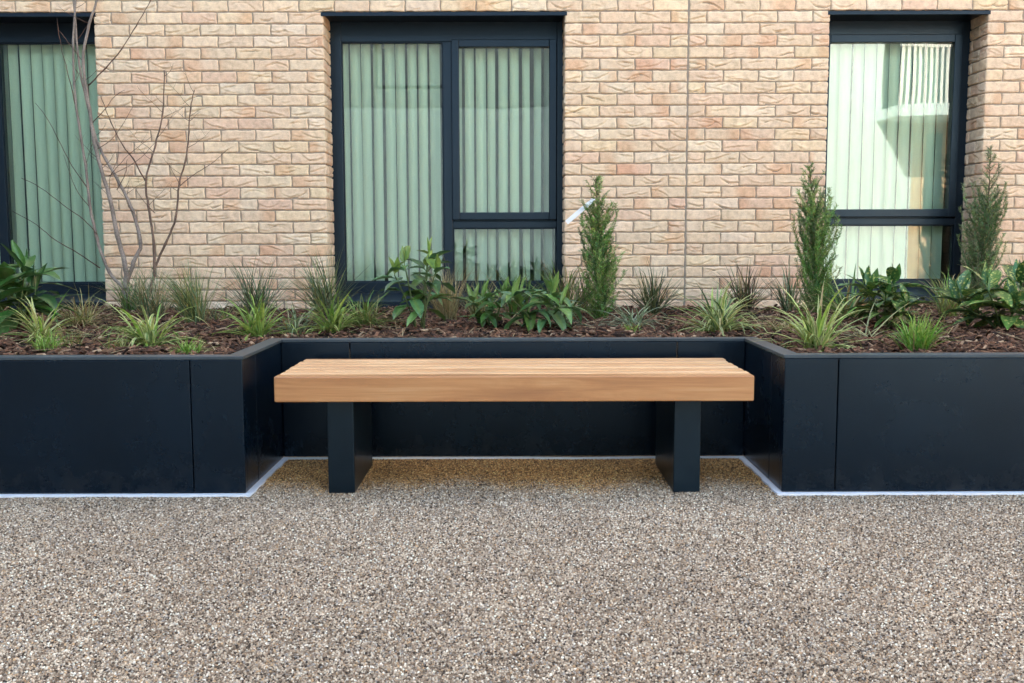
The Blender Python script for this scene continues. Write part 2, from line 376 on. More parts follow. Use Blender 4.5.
# window openings in the outer face: x0, x1, sill z, head z
cx0 = atY(325.5, 150, WY)[0]; cx1 = atY(564.8, 150, WY)[0]
rx0 = atY(826.0, 150, WY)[0]; rx1 = atY(984.0, 120, WY)[0]
lx1 = atY(99.5, 150, WY)[0]; lx0 = lx1 - (cx1-cx0)
zs = atY(440, 304, WY)[2]
OPEN = [(lx0, lx1, zs, Z_HEAD), (cx0, cx1, zs, Z_HEAD), (rx0, rx1, zs + 0.03, Z_HEAD)]
XL, XR, ZB, ZT = -5.6, 5.6, 0.42, Z_HEAD + 8*PITCH_Z
PAL = [((0.81,0.60,0.405),9), ((0.80,0.585,0.395),9), ((0.78,0.555,0.375),7), ((0.82,0.63,0.44),4), ((0.77,0.525,0.36),3), ((0.74,0.475,0.33),.8), ((0.81,0.60,0.385),3)]
PW = np.array([w for _, w in PAL], float); PW /= PW.sum(); PC = np.array([c for c, _ in PAL])
BV, BF, BC = [], [], []; bcount = [0]
def brick(x0, x1, z0, z1, y0=WY, y1=WY+0.1025, hi=True, face='f'):
    """one handmade brick: folded clay face plus four sides; face 'l'/'r' turns the detailed face into a reveal"""
    base = PC[RNG.choice(len(PC), p=PW)] * RNG.uniform(0.93, 1.04) * (1 + RNG.uniform(-.012, .012, 3))
    w, h = x1-x0, z1-z0
    nx = max(3, int(w/0.0050)) if hi else 2; nz = max(3, int(h/0.0050)) if hi else 2
    u = np.linspace(0, w, nx+1); v = np.linspace(0, h, nz+1)
    U, V = np.meshgrid(u, v)                      # (nz+1, nx+1)
    D = np.zeros_like(U)
    if hi:
        ph = RNG.uniform(0, 6.28, 4); fr = RNG.uniform(15, 60, 4)
        D += 0.0012*(np.sin(U*fr[0]+ph[0])*np.cos(V*fr[1]+ph[1])) + 0.0007*np.sin(U*fr[2]*2+V*fr[3]*2+ph[2])
        if w > 0.08:
            k = RNG.random()
            ncr = 0 if k < .26 else 1 if k < .60 else 2 if k < .87 else 3
            for _ in range(ncr):
                xc = RNG.uniform(.15, .85)*w; zc = RNG.uniform(.1, .75)*h
                kind = RNG.random()
                if kind < .45: zc = RNG.uniform(.08, .35)*h; a = RNG.uniform(2.0, 7.0)     # smile
                elif kind < .6: zc = RNG.uniform(.6, .9)*h; a = -RNG.uniform(2.0, 6.0)     # frown
                else: a = RNG.uniform(-1, 1)
                sl = RNG.uniform(-.35, .35); ln = RNG.uniform(.025, .11)
                line = zc + a*(U-xc)**2 + sl*(U-xc) + 0.0015*np.sin(U*RNG.uniform(60, 150)+ph[3])
                fade = np.clip(1 - (np.abs(U-xc)/ln)**3, 0, 1)
                dd = V-line
                wd = RNG.uniform(.0026, .0048)
                D += RNG.uniform(.0035, .010)*np.exp(-(dd/wd)**2)*fade
                D -= RNG.uniform(.0015, .0035)*np.exp(-((dd-0.009)/.008)**2)*fade   # rolled lip above the fold
        e = 0.006                                   # arrises
        edge = np.minimum(np.minimum(U, w-U), np.minimum(V, h-V))
        D += 0.0035*np.clip(1-edge/e, 0, 1)**2
        D += RNG.uniform(-.0015, .0015)
        U = U + 0.0016*np.sin(V*90+ph[0])*(np.abs(U/w-.5)*2)**6
        V = V + (0.0014*np.sin(U*38+ph[1]) + 0.0008*np.sin(U*110+ph[2]))*(np.abs(V/h-.5)*2)**4
    shade = np.ones(U.shape + (3,))*base
    if hi and RNG.random() < .5:                   # fired blush at one end
        tone = np.array((0.93, .82, .76)) if RNG.random() < .6 else np.array((1.06, 1.08, 1.1))
        q = np.clip((U/w - RNG.uniform(.2, .7))*4*RNG.choice((-1, 1)), 0, 1)[..., None]
        shade = shade*(1-q) + shade*tone*q
    nV = U.size
    if face == 'f': P = np.stack([x0+U, y0+D, z0+V], -1)
    elif face == 'l': P = np.stack([np.full_like(U, y1)-D, y0+U, z0+V], -1)      # (y1 reused as plane x), looks to +x
    else: P = np.stack([np.full_like(U, y1)+D, y0+w-U, z0+V], -1)                # looks to -x
    P = P.reshape(-1, 3); b0 = bcount[0]
    idx = np.arange(nV).reshape(U.shape)
    q = np.stack([idx[:-1, :-1], idx[:-1, 1:], idx[1:, 1:], idx[1:, :-1]], -1).reshape(-1, 4)
    # rim to the back
    ring = np.concatenate([idx[0, :], idx[1:, -1], idx[-1, -2::-1], idx[-2:0:-1, 0]])
    back = P[ring].copy()
    if face == 'f': back[:, 1] = y1
    elif face == 'l': back[:, 0] = y1 - 0.05
    else: back[:, 0] = y1 + 0.05
    m = len(ring); bi = nV + np.arange(m)
    q2 = np.stack([ring, bi, np.roll(bi, -1), np.roll(ring, -1)], -1)
    BV.append(P); BV.append(back); BF.append(q+b0); BF.append(q2+b0)
    BC.append(shade.reshape(-1, 3)); BC.append(np.tile(base, (m, 1))); bcount[0] += nV+m
def run(x0, x1, z0, start, hi, frm='left'):
    """a course between x0 and x1; start = width of its first brick"""
    J = 0.0085
    edges = []; w = start
    if frm == 'left':
        x = x0
        while x < x1 - 0.03:
            e = min(x+w, x1+J); edges.append((x, min(e-J, x1))); x = e; w = PITCH_X
    else:
        x = x1
        while x > x0 + 0.03:
            e = max(x-w, x0-J); edges.append((max(e+J, x0), x)); x = e; w = PITCH_X
    for a, b in edges:
        if b-a > 0.02: brick(a + RNG.uniform(-.001, .001), b + RNG.uniform(-.001, .001), z0+J/2+RNG.uniform(-.001, .001), z0+PITCH_Z-J/2+RNG.uniform(-.001, .001), hi=hi)
ncr = int((Z_HEAD-ZB)/PITCH_Z)+1
JH = 0.006
for k in range(-8, ncr+1):
    z = Z_HEAD - (k+1)*PITCH_Z        # bottom of course k (k<0 above the heads)
    half = PITCH_X/2
    hi = True
    if z < ZB-0.05: break
    if k < 0:
        run(XL, JX-JH, z, PITCH_X if k % 2 else half, hi, 'right'); run(JX+JH, XR, z, PITCH_X if k % 2 else half, hi)
        continue
    odd = k % 2
    below_c = z + PITCH_Z <= zs + 0.03; below_r = z+PITCH_Z <= zs + 0.03+0.03
    run(XL, lx0, z, half if odd else PITCH_X, hi, 'right')
    if below_c:
        run(lx0, cx0 - .3, z, PITCH_X*.8 if odd else half*.9, hi); run(cx0-.3+.0095, JX-JH, z, PITCH_X if odd else half, hi, 'right')
    else:
        run(lx1, cx0, z, PITCH_X if odd else half, hi)
        run(cx1, JX-JH, z, half if odd else PITCH_X, hi)
    if below_r:
        run(JX+JH, XR, z, PITCH_X if odd else half, hi)
    else:
        run(JX+JH, rx0, z, PITCH_X if odd else half, hi)
        run(rx1, XR, z, half if odd else PITCH_X, hi)
        # reveals: (plane x, looks left or right)
        for px, fc in ((cx0, 'l'), (cx1, 'r'), (rx0, 'l'), (rx1, 'r'), (lx1, 'r'), (lx0, 'l')):
            ys = (WY+0.003, WY+0.1025) if odd else (WY+0.003, WY+0.205)
            segs = [(ys[1]+.0095, WY+REV+.03)] if not odd else [(ys[1]+.0095, WY+REV+.03)]
            for (a, b) in [ys] + segs:
                if b-a > .015: brick(a, b, z+.005, z+PITCH_Z-.005, y0=0, y1=px, hi=True, face=fc) if False else None
                if b-a > .015:
                    # brick() takes its width from x0..x1; for reveals that is the depth along y
                    w0 = bcount[0]
                    brick(0, b-a, z+.005+RNG.uniform(-.001, .001), z+PITCH_Z-.005, y0=a, y1=px + (0.0015 if fc == 'l' else -0.0015), hi=True, face=fc)
V = np.concatenate(BV); FQ = np.concatenate(BF).astype(np.int32); CC = np.concatenate(BC)
me = bpy.data.meshes.new('wall')
V[:, 1] -= WY
me.vertices.add(len(V)); me.vertices.foreach_set('co', V.astype(np.float32).ravel())
me.loops.add(FQ.size); me.loops.foreach_set('vertex_index', FQ.ravel())
me.polygons.add(len(FQ)); me.polygons.foreach_set('loop_start', np.arange(0, FQ.size, 4, dtype=np.int32)); me.polygons.foreach_set('loop_total', np.full(len(FQ), 4, np.int32))
me.update(calc_edges=True); me.validate()
a = me.color_attributes.new('Col', 'FLOAT_COLOR', 'POINT')
c4 = np.ones((len(V), 4), np.float32); c4[:, :3] = np.clip(CC, 0, .92); a.data.foreach_set('color', c4.ravel())
me.materials.append(M_BRICK)
wall = bpy.data.objects.new('wall', me); C.objects.link(wall); wall.parent = bld

mb = MB(); S = 0.0065                                 # mortar bed behind the brick faces, with the openings left out
ys0, ys1 = WY+S, WY+REV+0.08
xs = [XL]
for (a0, a1, z0, z1) in OPEN: xs += [a0-S, a1+S]
xs.append(XR)
for i in range(0, len(xs), 2): mb.box(xs[i], xs[i+1], ys0, ys1, 0.30, Z_HEAD+.004)
for (a0, a1, z0, z1) in OPEN: mb.box(a0-S, a1+S, ys0, ys1, 0.30, z0-0.012)
mb.box(XL, XR, ys0, ys1, Z_HEAD+.004, ZT-.01)
child(mb, 'mortar', M_MORTAR, bld, bld_o)
mb = MB(); mb.box(JX-.0055, JX+.0055, WY+.0035, WY+.02, 0.40, ZT); child(mb, 'expansion_joint', M_SEAL, bld, bld_o)
mb = MB(); mb.box(XL, XR, WY-.007, WY+.02, 0.40, atY(700, 308.2, WY)[2]); child(mb, 'damp_proof_course', M_DARKGAP, bld, bld_o)
# upper storeys and the rest of the block
mb = MB(); mb.box(-30, 1.5, WY+.002, 16, ZT, 8.5); child(mb, 'upper_wall', M_FLAT, bld, bld_o)
mb = MB(); mb.box(1.5, 30, WY+.002, 16, ZT, 6.6); child(mb, 'upper_wall', M_FLAT, bld, bld_o)
mb = MB(); mb.box(-30, XL-.002, WY+.002, 16, 0, ZT-.003); child(mb, 'end_wall', M_FLAT, bld, bld_o)
mb = MB(); mb.box(XR+.002, 30, WY+.002, 16, 0, ZT-.003); child(mb, 'end_wall', M_FLAT, bld, bld_o)
mb = MB(); mb.box(-30.1, 1.6, WY-.06, 16.1, 8.5, 8.7); mb.box(1.61, 30.1, WY-.06, 16.1, 6.6, 6.8); child(mb, 'coping', M_LINTEL, bld, bld_o)
# dim rooms behind the windows
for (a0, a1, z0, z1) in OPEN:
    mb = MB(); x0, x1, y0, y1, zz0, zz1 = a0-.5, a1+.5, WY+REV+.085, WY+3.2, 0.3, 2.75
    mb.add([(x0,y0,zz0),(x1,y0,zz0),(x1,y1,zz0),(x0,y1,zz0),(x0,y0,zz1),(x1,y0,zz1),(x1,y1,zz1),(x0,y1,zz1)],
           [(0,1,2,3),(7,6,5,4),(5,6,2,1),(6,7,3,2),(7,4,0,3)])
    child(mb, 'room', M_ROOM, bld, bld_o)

def frame_bars(mb, x0, x1, z0, z1, w, y0, y1, bottom=None, top=None):
    bt = bottom or w; tp = top or w
    mb.box(x0, x0+w, y0, y1, z0, z1); mb.box(x1-w, x1, y0, y1, z0, z1)
    mb.box(x0+w, x1-w, y0, y1, z0, z0+bt); mb.box(x0+w, x1-w, y0, y1, z1-tp, z1)
def window(op, panes, label, sash=None):
    x0, x1, z0, z1 = op
    hz = z1 - 0.006
    mb = MB()
    for p in panes['bars']: mb.box(*p)
    f = child(mb, 'window', M_FRAME, bld, bld_o, bevel=0.003)
    f['label'] = label
    for s in panes['sash']:
        mb = MB(); frame_bars(mb, *s); child(mb, 'sash', M_FRAME, f, bld_o, bevel=0.004)
    for (a0, a1, b0, b1, y) in panes['glass']:
        mb = MB(); mb.box(a0, a1, y, y+.006, b0, b1); child(mb, 'pane', M_GLASS, f, bld_o)
    for (a0, a1, b0, b1, y) in panes['bead']:
        mb = MB(); frame_bars(mb, a0, a1, b0, b1, .007, y, y+.014); child(mb, 'glazing_bead', M_LINTEL, f, bld_o)
    # pressed metal sill: sloping top, upstand at the back, drip at the front
    mb = MB(); sz = z0
    mb.prism([(WY-.035, sz-.028), (WY-.029, sz-.028), (WY-.029, sz+.012), (FY+.01, sz+.052), (FY+.01, sz+.062), (WY-.035, sz+.020)], 'x', x0+.004, x1-.004)
    child(mb, 'sill', M_FRAME, f, bld_o, bevel=0.0015)
    mb = MB(); lz = z1
    mb.box(x0-.012, x1+.012, WY-.004, WY+.012, lz-.026, lz-.003)          # face flange
    mb.box(x0+.003, x1-.003, WY+.013, FY+.02, lz-.012, lz-.002)           # soffit plate
    child(mb, 'lintel', M_LINTEL, f, bld_o, bevel=0.001)
    return f
def px(x, y=150): return atY(x, y, FY)[0]
def pz(y, x=512): return atY(x, y, FY)[2]
FD = 0.07
def bars_for(x0, x1, z0, z1, w=.048, top=.075, bot=.055):
    return [(x0-.02, x0+w, FY, FY+FD, z0-.02, z1+.01), (x1-w, x1+.02, FY, FY+FD, z0-.02, z1+.01), (x0+w, x1-w, FY+.001, FY+FD, z1-top, z1+.01), (x0+w, x1-w, FY+.001, FY+FD, z0-.02, z0+bot)]
# centre window
zb = pz(290.5); zt = Z_HEAD-.012
X0, X1 = cx0, cx1
gL, gR = px(343.0), px(443.3)        # fixed pane
m1 = px(452.2)
sx0, sx1 = m1, px(556.5)
tz = pz(219.8); tz2 = pz(228.0)
zg_t, zg_b = pz(41.5), pz(281.7)
bars = [(X0-.02, gL, FY, FY+FD, zb-.03, zt+.01), (gR, m1, FY, FY+FD, zg_b, zg_t), (sx1+.002, X1+.02, FY, FY+FD, zb-.03, zt+.01),
        (gL, sx1+.002, FY+.001, FY+FD, zg_t, zt+.01), (gL, sx1+.002, FY+.001, FY+FD, zb-.03, zg_b), (m1, sx1+.002, FY+.002, FY+FD-.002, tz2, tz-.011), (m1, sx1+.002, FY+.046, FY+FD-.003, tz-.02, tz+.04)]
window(OPEN[1], dict(bars=bars, sash=[(sx0-.001, sx1, tz, zg_t+.012, .050, FY-.016, FY+.045)],
    glass=[(gL-.005, gR+.005, zg_b-.005, zg_t+.005, FY+.030), (sx0+.044, sx1-.044, tz+.045, zg_t-.033, FY+.012), (m1-.004, sx1, zg_b-.005, tz2+.005, FY+.030)],
    bead=[(gL, gR, zg_b, zg_t, FY+.012), (m1, sx1, zg_b, tz2, FY+.012)]), 'wide two light window with a fixed left pane and a sash over a small pane')
# left window: the same window mirrored, only its fixed pane is in view
X0, X1 = lx0, lx1
def mir(x): return lx1 - (x - cx0)
gR2, gL2 = mir(gL), mir(gR); m2 = mir(m1); s0, s1 = mir(sx1), mir(sx0)
bars = [(gR2, X1+.02, FY, FY+FD, zb-.03, zt+.01), (m2, gL2, FY, FY+FD, zg_b, zg_t), (X0-.02, s0-.002, FY, FY+FD, zb-.03, zt+.01),
        (s0-.002, gR2, FY+.001, FY+FD, zg_t, zt+.01), (s0-.002, gR2, FY+.001, FY+FD, zb-.03, zg_b), (s0-.002, m2, FY+.002, FY+FD-.002, tz2, tz-.011), (s0-.002, m2, FY+.046, FY+FD-.003, tz-.02, tz+.04)]
window(OPEN[0], dict(bars=bars, sash=[(s0, s1+.001, tz, zg_t+.012, .050, FY-.016, FY+.045)],
    glass=[(gL2-.005, gR2+.005, zg_b-.005, zg_t+.005, FY+.030), (s0+.044, s1-.044, tz+.045, zg_t-.033, FY+.012), (s0, m2+.004, zg_b-.005, tz2+.005, FY+.030)],
    bead=[(gL2, gR2, zg_b, zg_t, FY+.012), (s0, m2, zg_b, tz2, FY+.012)]), 'window cut off by the left edge with the bare tree in front')
# right window: one sash over a small fixed pane
X0, X1 = rx0, rx1
rg0 = X0+.052; rsx1 = px(957.5); rgb = pz(280.0, 880); rtz = pz(217.0, 880); rtz2 = pz(225.0, 880); rgt = pz(36.0, 880)
bars = [(X0-.02, X0+.03, FY, FY+FD, zb-.02, zt+.01), (rsx1+.002, X1+.02, FY, FY+FD, zb-.02, zt+.01),
        (X0+.03, rsx1+.002, FY+.001, FY+FD, rgt, zt+.01), (X0+.03, rsx1+.002, FY+.001, FY+FD, zb-.02, rgb), (X0+.03, rsx1+.002, FY+.002, FY+FD-.002, rtz2, rtz-.011), (X0+.03, rsx1+.002, FY+.046, FY+FD-.003, rtz-.02, rtz+.04)]
window(OPEN[2], dict(bars=bars, sash=[(X0+.031, rsx1, rtz, rgt+.008, .052, FY-.016, FY+.045)],
    glass=[(X0+.075, rsx1-.045, rtz+.045, rgt-.040, FY+.012), (X0+.03, rsx1, rgb-.005, rtz2+.005, FY+.030)],
    bead=[(X0+.03, rsx1, rgb, rtz2, FY+.012)]), 'narrow window right of the wall joint with reflections in its sash')

# ------------------------------------------------------------------ vertical blinds
def blind(x0, x1, z0, z1, label, ang, jit, pitch=.0775, seed=1):
    rng = random.Random(seed)
    y = FY + .125; e = empty('vertical_blind', ((x0+x1)/2, y, z1)); o = ((x0+x1)/2, y, z1)
    tag(e, label, 'blind', 'vertical blinds behind the windows')
    mb = MB(); mb.box(x0, x1, y-.018, y+.018, z1, z1+.032); child(mb, 'headrail', M_WHITE, e, o)
    n = int((x1-x0)/pitch); w = .089
    for i in range(n):
        xc = x0 + pitch*(i+.5) + rng.uniform(-.004, .004); a = R(ang + rng.uniform(-jit, jit)); tw = R(rng.uniform(-4, 4))
        mb = MB(); vs = []; K = 7; H = 8
        for j in range(H+1):
            t = j/H; z = z0 + (z1-.012-z0)*t; aa = a + tw*(1-t); sway = .004*math.sin(i*1.7)*(1-t)
            for side in (0, 1):
                for k in range(K):
                    s = (k/(K-1)-.5)*w; cv = .014*(1-(2*s/w)**2) + (0.0008 if side else 0)
                    vs.append((xc + sway + s*math.cos(aa) - cv*math.sin(aa), y + s*math.sin(aa) + cv*math.cos(aa), z))
        fs = []
        for j in range(H):
            for side in (0, 1):
                for k in range(K-1):
                    A = (j*2+side)*K+k; B = ((j+1)*2+side)*K+k
                    fs.append((A, A+1, B+1, B) if not side else (A, B, B+1, A+1))
        mb.add(vs, fs)
        s = child(mb, 'slat', M_BLIND, e, o, smooth=True)
        mb = MB(); dx = .036*math.cos(a+tw); dy = .036*math.sin(a+tw)
        mb.prism([(xc-dx, y-dy-.004), (xc+dx, y+dy-.004), (xc+dx, y+dy+.004), (xc-dx, y-dy+.004)], 'z', z0+.004, z0+.030)
        child(mb, 'hem_weight', M_WHITE, s, o)
    mb = MB(); mb.tube([(x0+.03+ (x1-x0-.06)*i/40, y-.012, z0+.004-.006*abs(math.sin(i*1.3))) for i in range(41)], .0013, 4)
    child(mb, 'bead_chain', M_WHITE, e, o)
bz0, bz1 = pz(283)-.01, pz(37)
blind(cx0+.03, cx1-.02, bz0, bz1, 'pale green vertical blind behind the wide middle window', 48, 7, seed=3)
blind(lx0+.03, lx1-.03, bz0, bz1, 'pale green vertical blind behind the window at the left edge', -17, 5, seed=4)
blind(rx0+.03, rx1-.03, bz0, bz1, 'pale vertical blind nearly closed behind the right window', 16, 4, pitch=.083, seed=5)

# ------------------------------------------------------------------ planter (one long steel trough with a recess)
pl = empty('planter', (0, PF, 0)); po = (0, PF, 0)
tag(pl, 'dark blue grey metal raised planter wrapping around the bench', 'planter')
def panel(x0, x1, y0, y1, label=None):
    mb = MB(); mb.box(x0, x1, y0, y1, 0.012, PTOP-.0125); o = child(mb, 'panel', M_PLANTER, pl, po, bevel=0.0035)
    return o
G = .0015; TH = .03; XE = 6.2
s1 = atY(191.5, 420, PF)[0]; s2 = atY(837, 420, PF)[0]
cuts = [-XE, s1-2.44, s1]
panel(-XE, s1-2.44-G, PF, PF+TH); panel(s1-2.44+G, s1-G, PF, PF+TH); panel(s1+G, PX0, PF, PF+TH)
panel(PX1, s2-G, PF, PF+TH); panel(s2+G, s2+2.44-G, PF, PF+TH); panel(s2+2.44+G, XE, PF, PF+TH)
ymid = PF+TH+.16
panel(PX0-TH, PX0-.001, PF+TH+.001, ymid-G); panel(PX0-TH, PX0-.001, ymid+G, PB+TH)
panel(PX1+.001, PX1+TH, PF+TH+.001, ymid-G); panel(PX1+.001, PX1+TH, ymid+G, PB+TH)
b1 = atY(349.5, 345, PB)[0]; b2 = atY(677.3, 345, PB)[0]
panel(PX0, b1-G, PB, PB+TH-.001); panel(b1+G, b2-G, PB, PB+TH-.001); panel(b2+G, PX1, PB, PB+TH-.001)
RW = .062; zt0, zt1 = PTOP-.012, PTOP; ov = .004
def rim(poly):
    mb = MB(); mb.prism(poly, 'z', zt0, zt1); child(mb, 'rim', M_RIM, pl, po, bevel=0.002)
yf, yb = PF-ov, PF+RW; bf, bbk = PB-ov, PB+RW; ax, bx = PX0+ov, PX1-ov
rim([(-XE, yf), (ax, yf), (ax-RW-ov, yb), (-XE, yb)])
rim([(bx, yf), (XE, yf), (XE, yb), (bx+RW+ov, yb)])
rim([(ax+.0, yf+.001), (ax+.0, bf), (ax-RW, bbk), (ax-RW-ov, yb+.001)])
rim([(bx, bf), (bx, yf+.001), (bx+RW+ov, yb+.001), (bx+RW, bbk)])
rim([(ax+.001, bf), (bx-.001, bf), (bx+RW-.001, bbk), (ax-RW+.001, bbk)])
mb = MB(); mb.box(-XE, XE, PB+TH+.02, PB+TH+.03, .01, .4)
child(mb, 'inner_liner', M_LINTEL, pl, po)
# white membrane edge where the gravel meets the steel
E = .020
mb = MB(); h = .0095
def wav(pts, nx_, ny_, wd):
    top = []
    for i, (x, y) in enumerate(pts):
        k = wd*(1 + .12*math.sin(i*1.7) + .08*math.sin(i*.61)); top.append(((x, y), (x+nx_*k, y+ny_*k)))
    for (a, b), (c, d) in zip(top[:-1], top[1:]):
        mb.add([(*a, 0.002), (*b, 0.002), (*d, 0.002), (*c, 0.002), (*a, h), (*b, h), (*d, h), (*c, h)], [(4,5,6,7),(0,3,2,1),(1,2,6,5),(0,4,7,3),(0,1,5,4),(2,3,7,6)])
def lin(a, b, n): return [(a[0]+(b[0]-a[0])*i/n, a[1]+(b[1]-a[1])*i/n) for i in range(n+1)]
wav(lin((-XE, PF+.004), (PX0+E, PF+.004), 90), 0, -1, E+.004)
wav(lin((PX1-E, PF+.004), (XE, PF+.004), 90), 0, -1, E+.004)
wav(lin((PX0-.003, PF+.005), (PX0-.003, PB+.004), 16), 1, 0, E+.003)
wav(lin((PX1+.003, PF+.005), (PX1+.003, PB+.004), 16), -1, 0, E+.003)
h = .0092
wav([(x, y - (0.012*max(0, math.sin((x-.05)*6)) if .1 < x < .6 else 0)) for x, y in lin((PX0+E+.001, PB+.003), (PX1-E-.001, PB+.003), 60)], 0, -1, .016)
child(mb, 'base_trim', M_STRIP, pl, po)

# ------------------------------------------------------------------ soil and bark mulch
def soil_z(x, y):
    d = min(y-PF, 9.0)
    if PX0-.05 < x < PX1+.05: d = y-PB
    base = .484 + .010*math.sin(x*2.3+1)*math.sin(y*3.1) + .007*math.sin(x*7.1+y*5) + .006*math.sin(x*13-y*9)
    return base + 0.004*min(1, max(0, d/.5)) - .034*max(0, min(1, (y-WY+.14)/.12))
mb = MB(); NX, NY = 160, 40
for j in range(NY+1):
    for i in range(NX+1):
        x = -XE+.05+(2*XE-.1)*i/NX; y = PF+TH+.005+(WY+.02-PF-TH)*j/NY
        mb.v.append((x, y, soil_z(x, y)-.012)); mb.c.append((1, 1, 1))
for j in range(NY):
    for i in range(NX):
        x = -XE+.05+(2*XE-.1)*(i+.5)/NX; y = PF+TH+.005+(WY+.02-PF-TH)*(j+.5)/NY
        if PX0-TH-.04 < x < PX1+TH+.04 and y < PB+TH+.03: continue
        a = j*(NX+1)+i; mb.f.append((a, a+1, a+NX+2, a+NX+1))
tag(mb.build('soil', M_SOIL), kind='structure')
# strip of soil right behind the recess rim so that no gap shows
mb = MB(); 
CHIP = [(.085,.042,.024), (.14,.070,.040), (.05,.026,.017), (.21,.115,.065), (.32,.20,.12), (.10,.048,.030), (.42,.29,.18), (.028,.016,.011), (.17,.08,.045)]
CW = [5, 5, 4, 3, 1.6, 4, .8, 3, 4]
n = 0
rnd = random.Random(11)
while n < 36000:
    x = rnd.uniform(-4.3, 4.3); y = rnd.uniform(PF+TH+.01, WY-.015)
    if PX0-TH-.005 < x < PX1+TH+.005 and y < PB+TH+.01: continue
    if abs(x) > y*.53+.5 and rnd.random() < .6: n += 1; continue
    n += 1
    l = rnd.uniform(.010, .030)*(1.5 if rnd.random() < .12 else 1); w = rnd.uniform(.004, .010); t = rnd.uniform(.0015, .004)
    straw = False; a = rnd.uniform(0, math.pi); tl = rnd.gauss(0, .30); rl = rnd.gauss(0, .45)
    u = Vector((math.cos(a)*math.cos(tl), math.sin(a)*math.cos(tl), math.sin(tl)))
    v = Vector((-math.sin(a), math.cos(a), rl)).normalized(); v = (v - u*v.dot(u)).normalized(); nn = u.cross(v)
    c = Vector((x, y, soil_z(x, y) + rnd.uniform(-.008, .010)))
    if y > WY-.05: c.z -= .004
    straw = rnd.random() < .02
    if straw: l = rnd.uniform(.03, .07); w = .002; t = .0007; c.z += .006
    col = (.40, .30, .17) if straw else rnd.choices(CHIP, CW)[0]; k = rnd.uniform(.75, 1.25); col = tuple(q*k for q in col)
    w2 = w*rnd.uniform(.3, .9)
    vs = [c-u*l-v*w-nn*t, c+u*l-v*w2-nn*t, c+u*l+v*w2-nn*t, c-u*l+v*w-nn*t, c-u*l*.95-v*w*.8+nn*t, c+u*l*.9-v*w2*.7+nn*t, c+u*l*.95+v*w2*.8+nn*t, c-u*l*.9+v*w*.7+nn*t]
    mb.add(vs, [(4,5,6,7),(0,1,5,4),(1,2,6,5),(2,3,7,6),(3,0,4,7)], [col]*8)
tag(mb.build('bark_mulch', M_BARK), 'reddish brown bark chips covering the planter soil', 'mulch', kind='stuff')

# ------------------------------------------------------------------ bench
BX0, BX1, BY0, ST, BH = -.853, .866, 3.545, .445, .092
be = empty('bench', ((BX0+BX1)/2, BY0+.28, 0)); beo = tuple(be.location)
tag(be, 'backless bench of pale wooden beams on two dark metal legs', 'bench')
rb = random.Random(5)
for i in range(7):
    y = BY0 + i*.0815; j = rb.uniform(-.003, .003)*(i > 0)
    mb = MB(); mb.col = (rb.random(), (.20, .95, .70, 1.0, .75, .98, .85)[i], rb.random())  # front beam darkened, rest paled, imitating skylight on the seat top
    mb.box(BX0+j, BX1+j+rb.uniform(-.0015, .0015), y, y+(.064 if i == 0 else .0555), ST-BH + (0 if i == 0 else .002), ST+rb.uniform(-.0006, .0006))
    child(mb, 'slat', M_WOOD, be, beo, bevel=0.005, segs=3)
lw = .098
for xl in (-.679, .594):
    mb = MB(); mb.box(xl, xl+lw, 3.618, 4.085, .0, ST-BH-.0)
    lg = child(mb, 'leg', M_LEG, be, beo, bevel=0.004, segs=3)
    mb = MB(); mb.box(xl+.01, xl+lw-.01, 3.70, 4.00, ST-BH-.0002, ST-BH+.0015)
for k in (0,):
    mb = MB(); mb.box(-.60, .62, 3.80, 3.85, ST-BH-.020, ST-BH+.0012); child(mb, 'crossbar', M_LEG, be, beo)

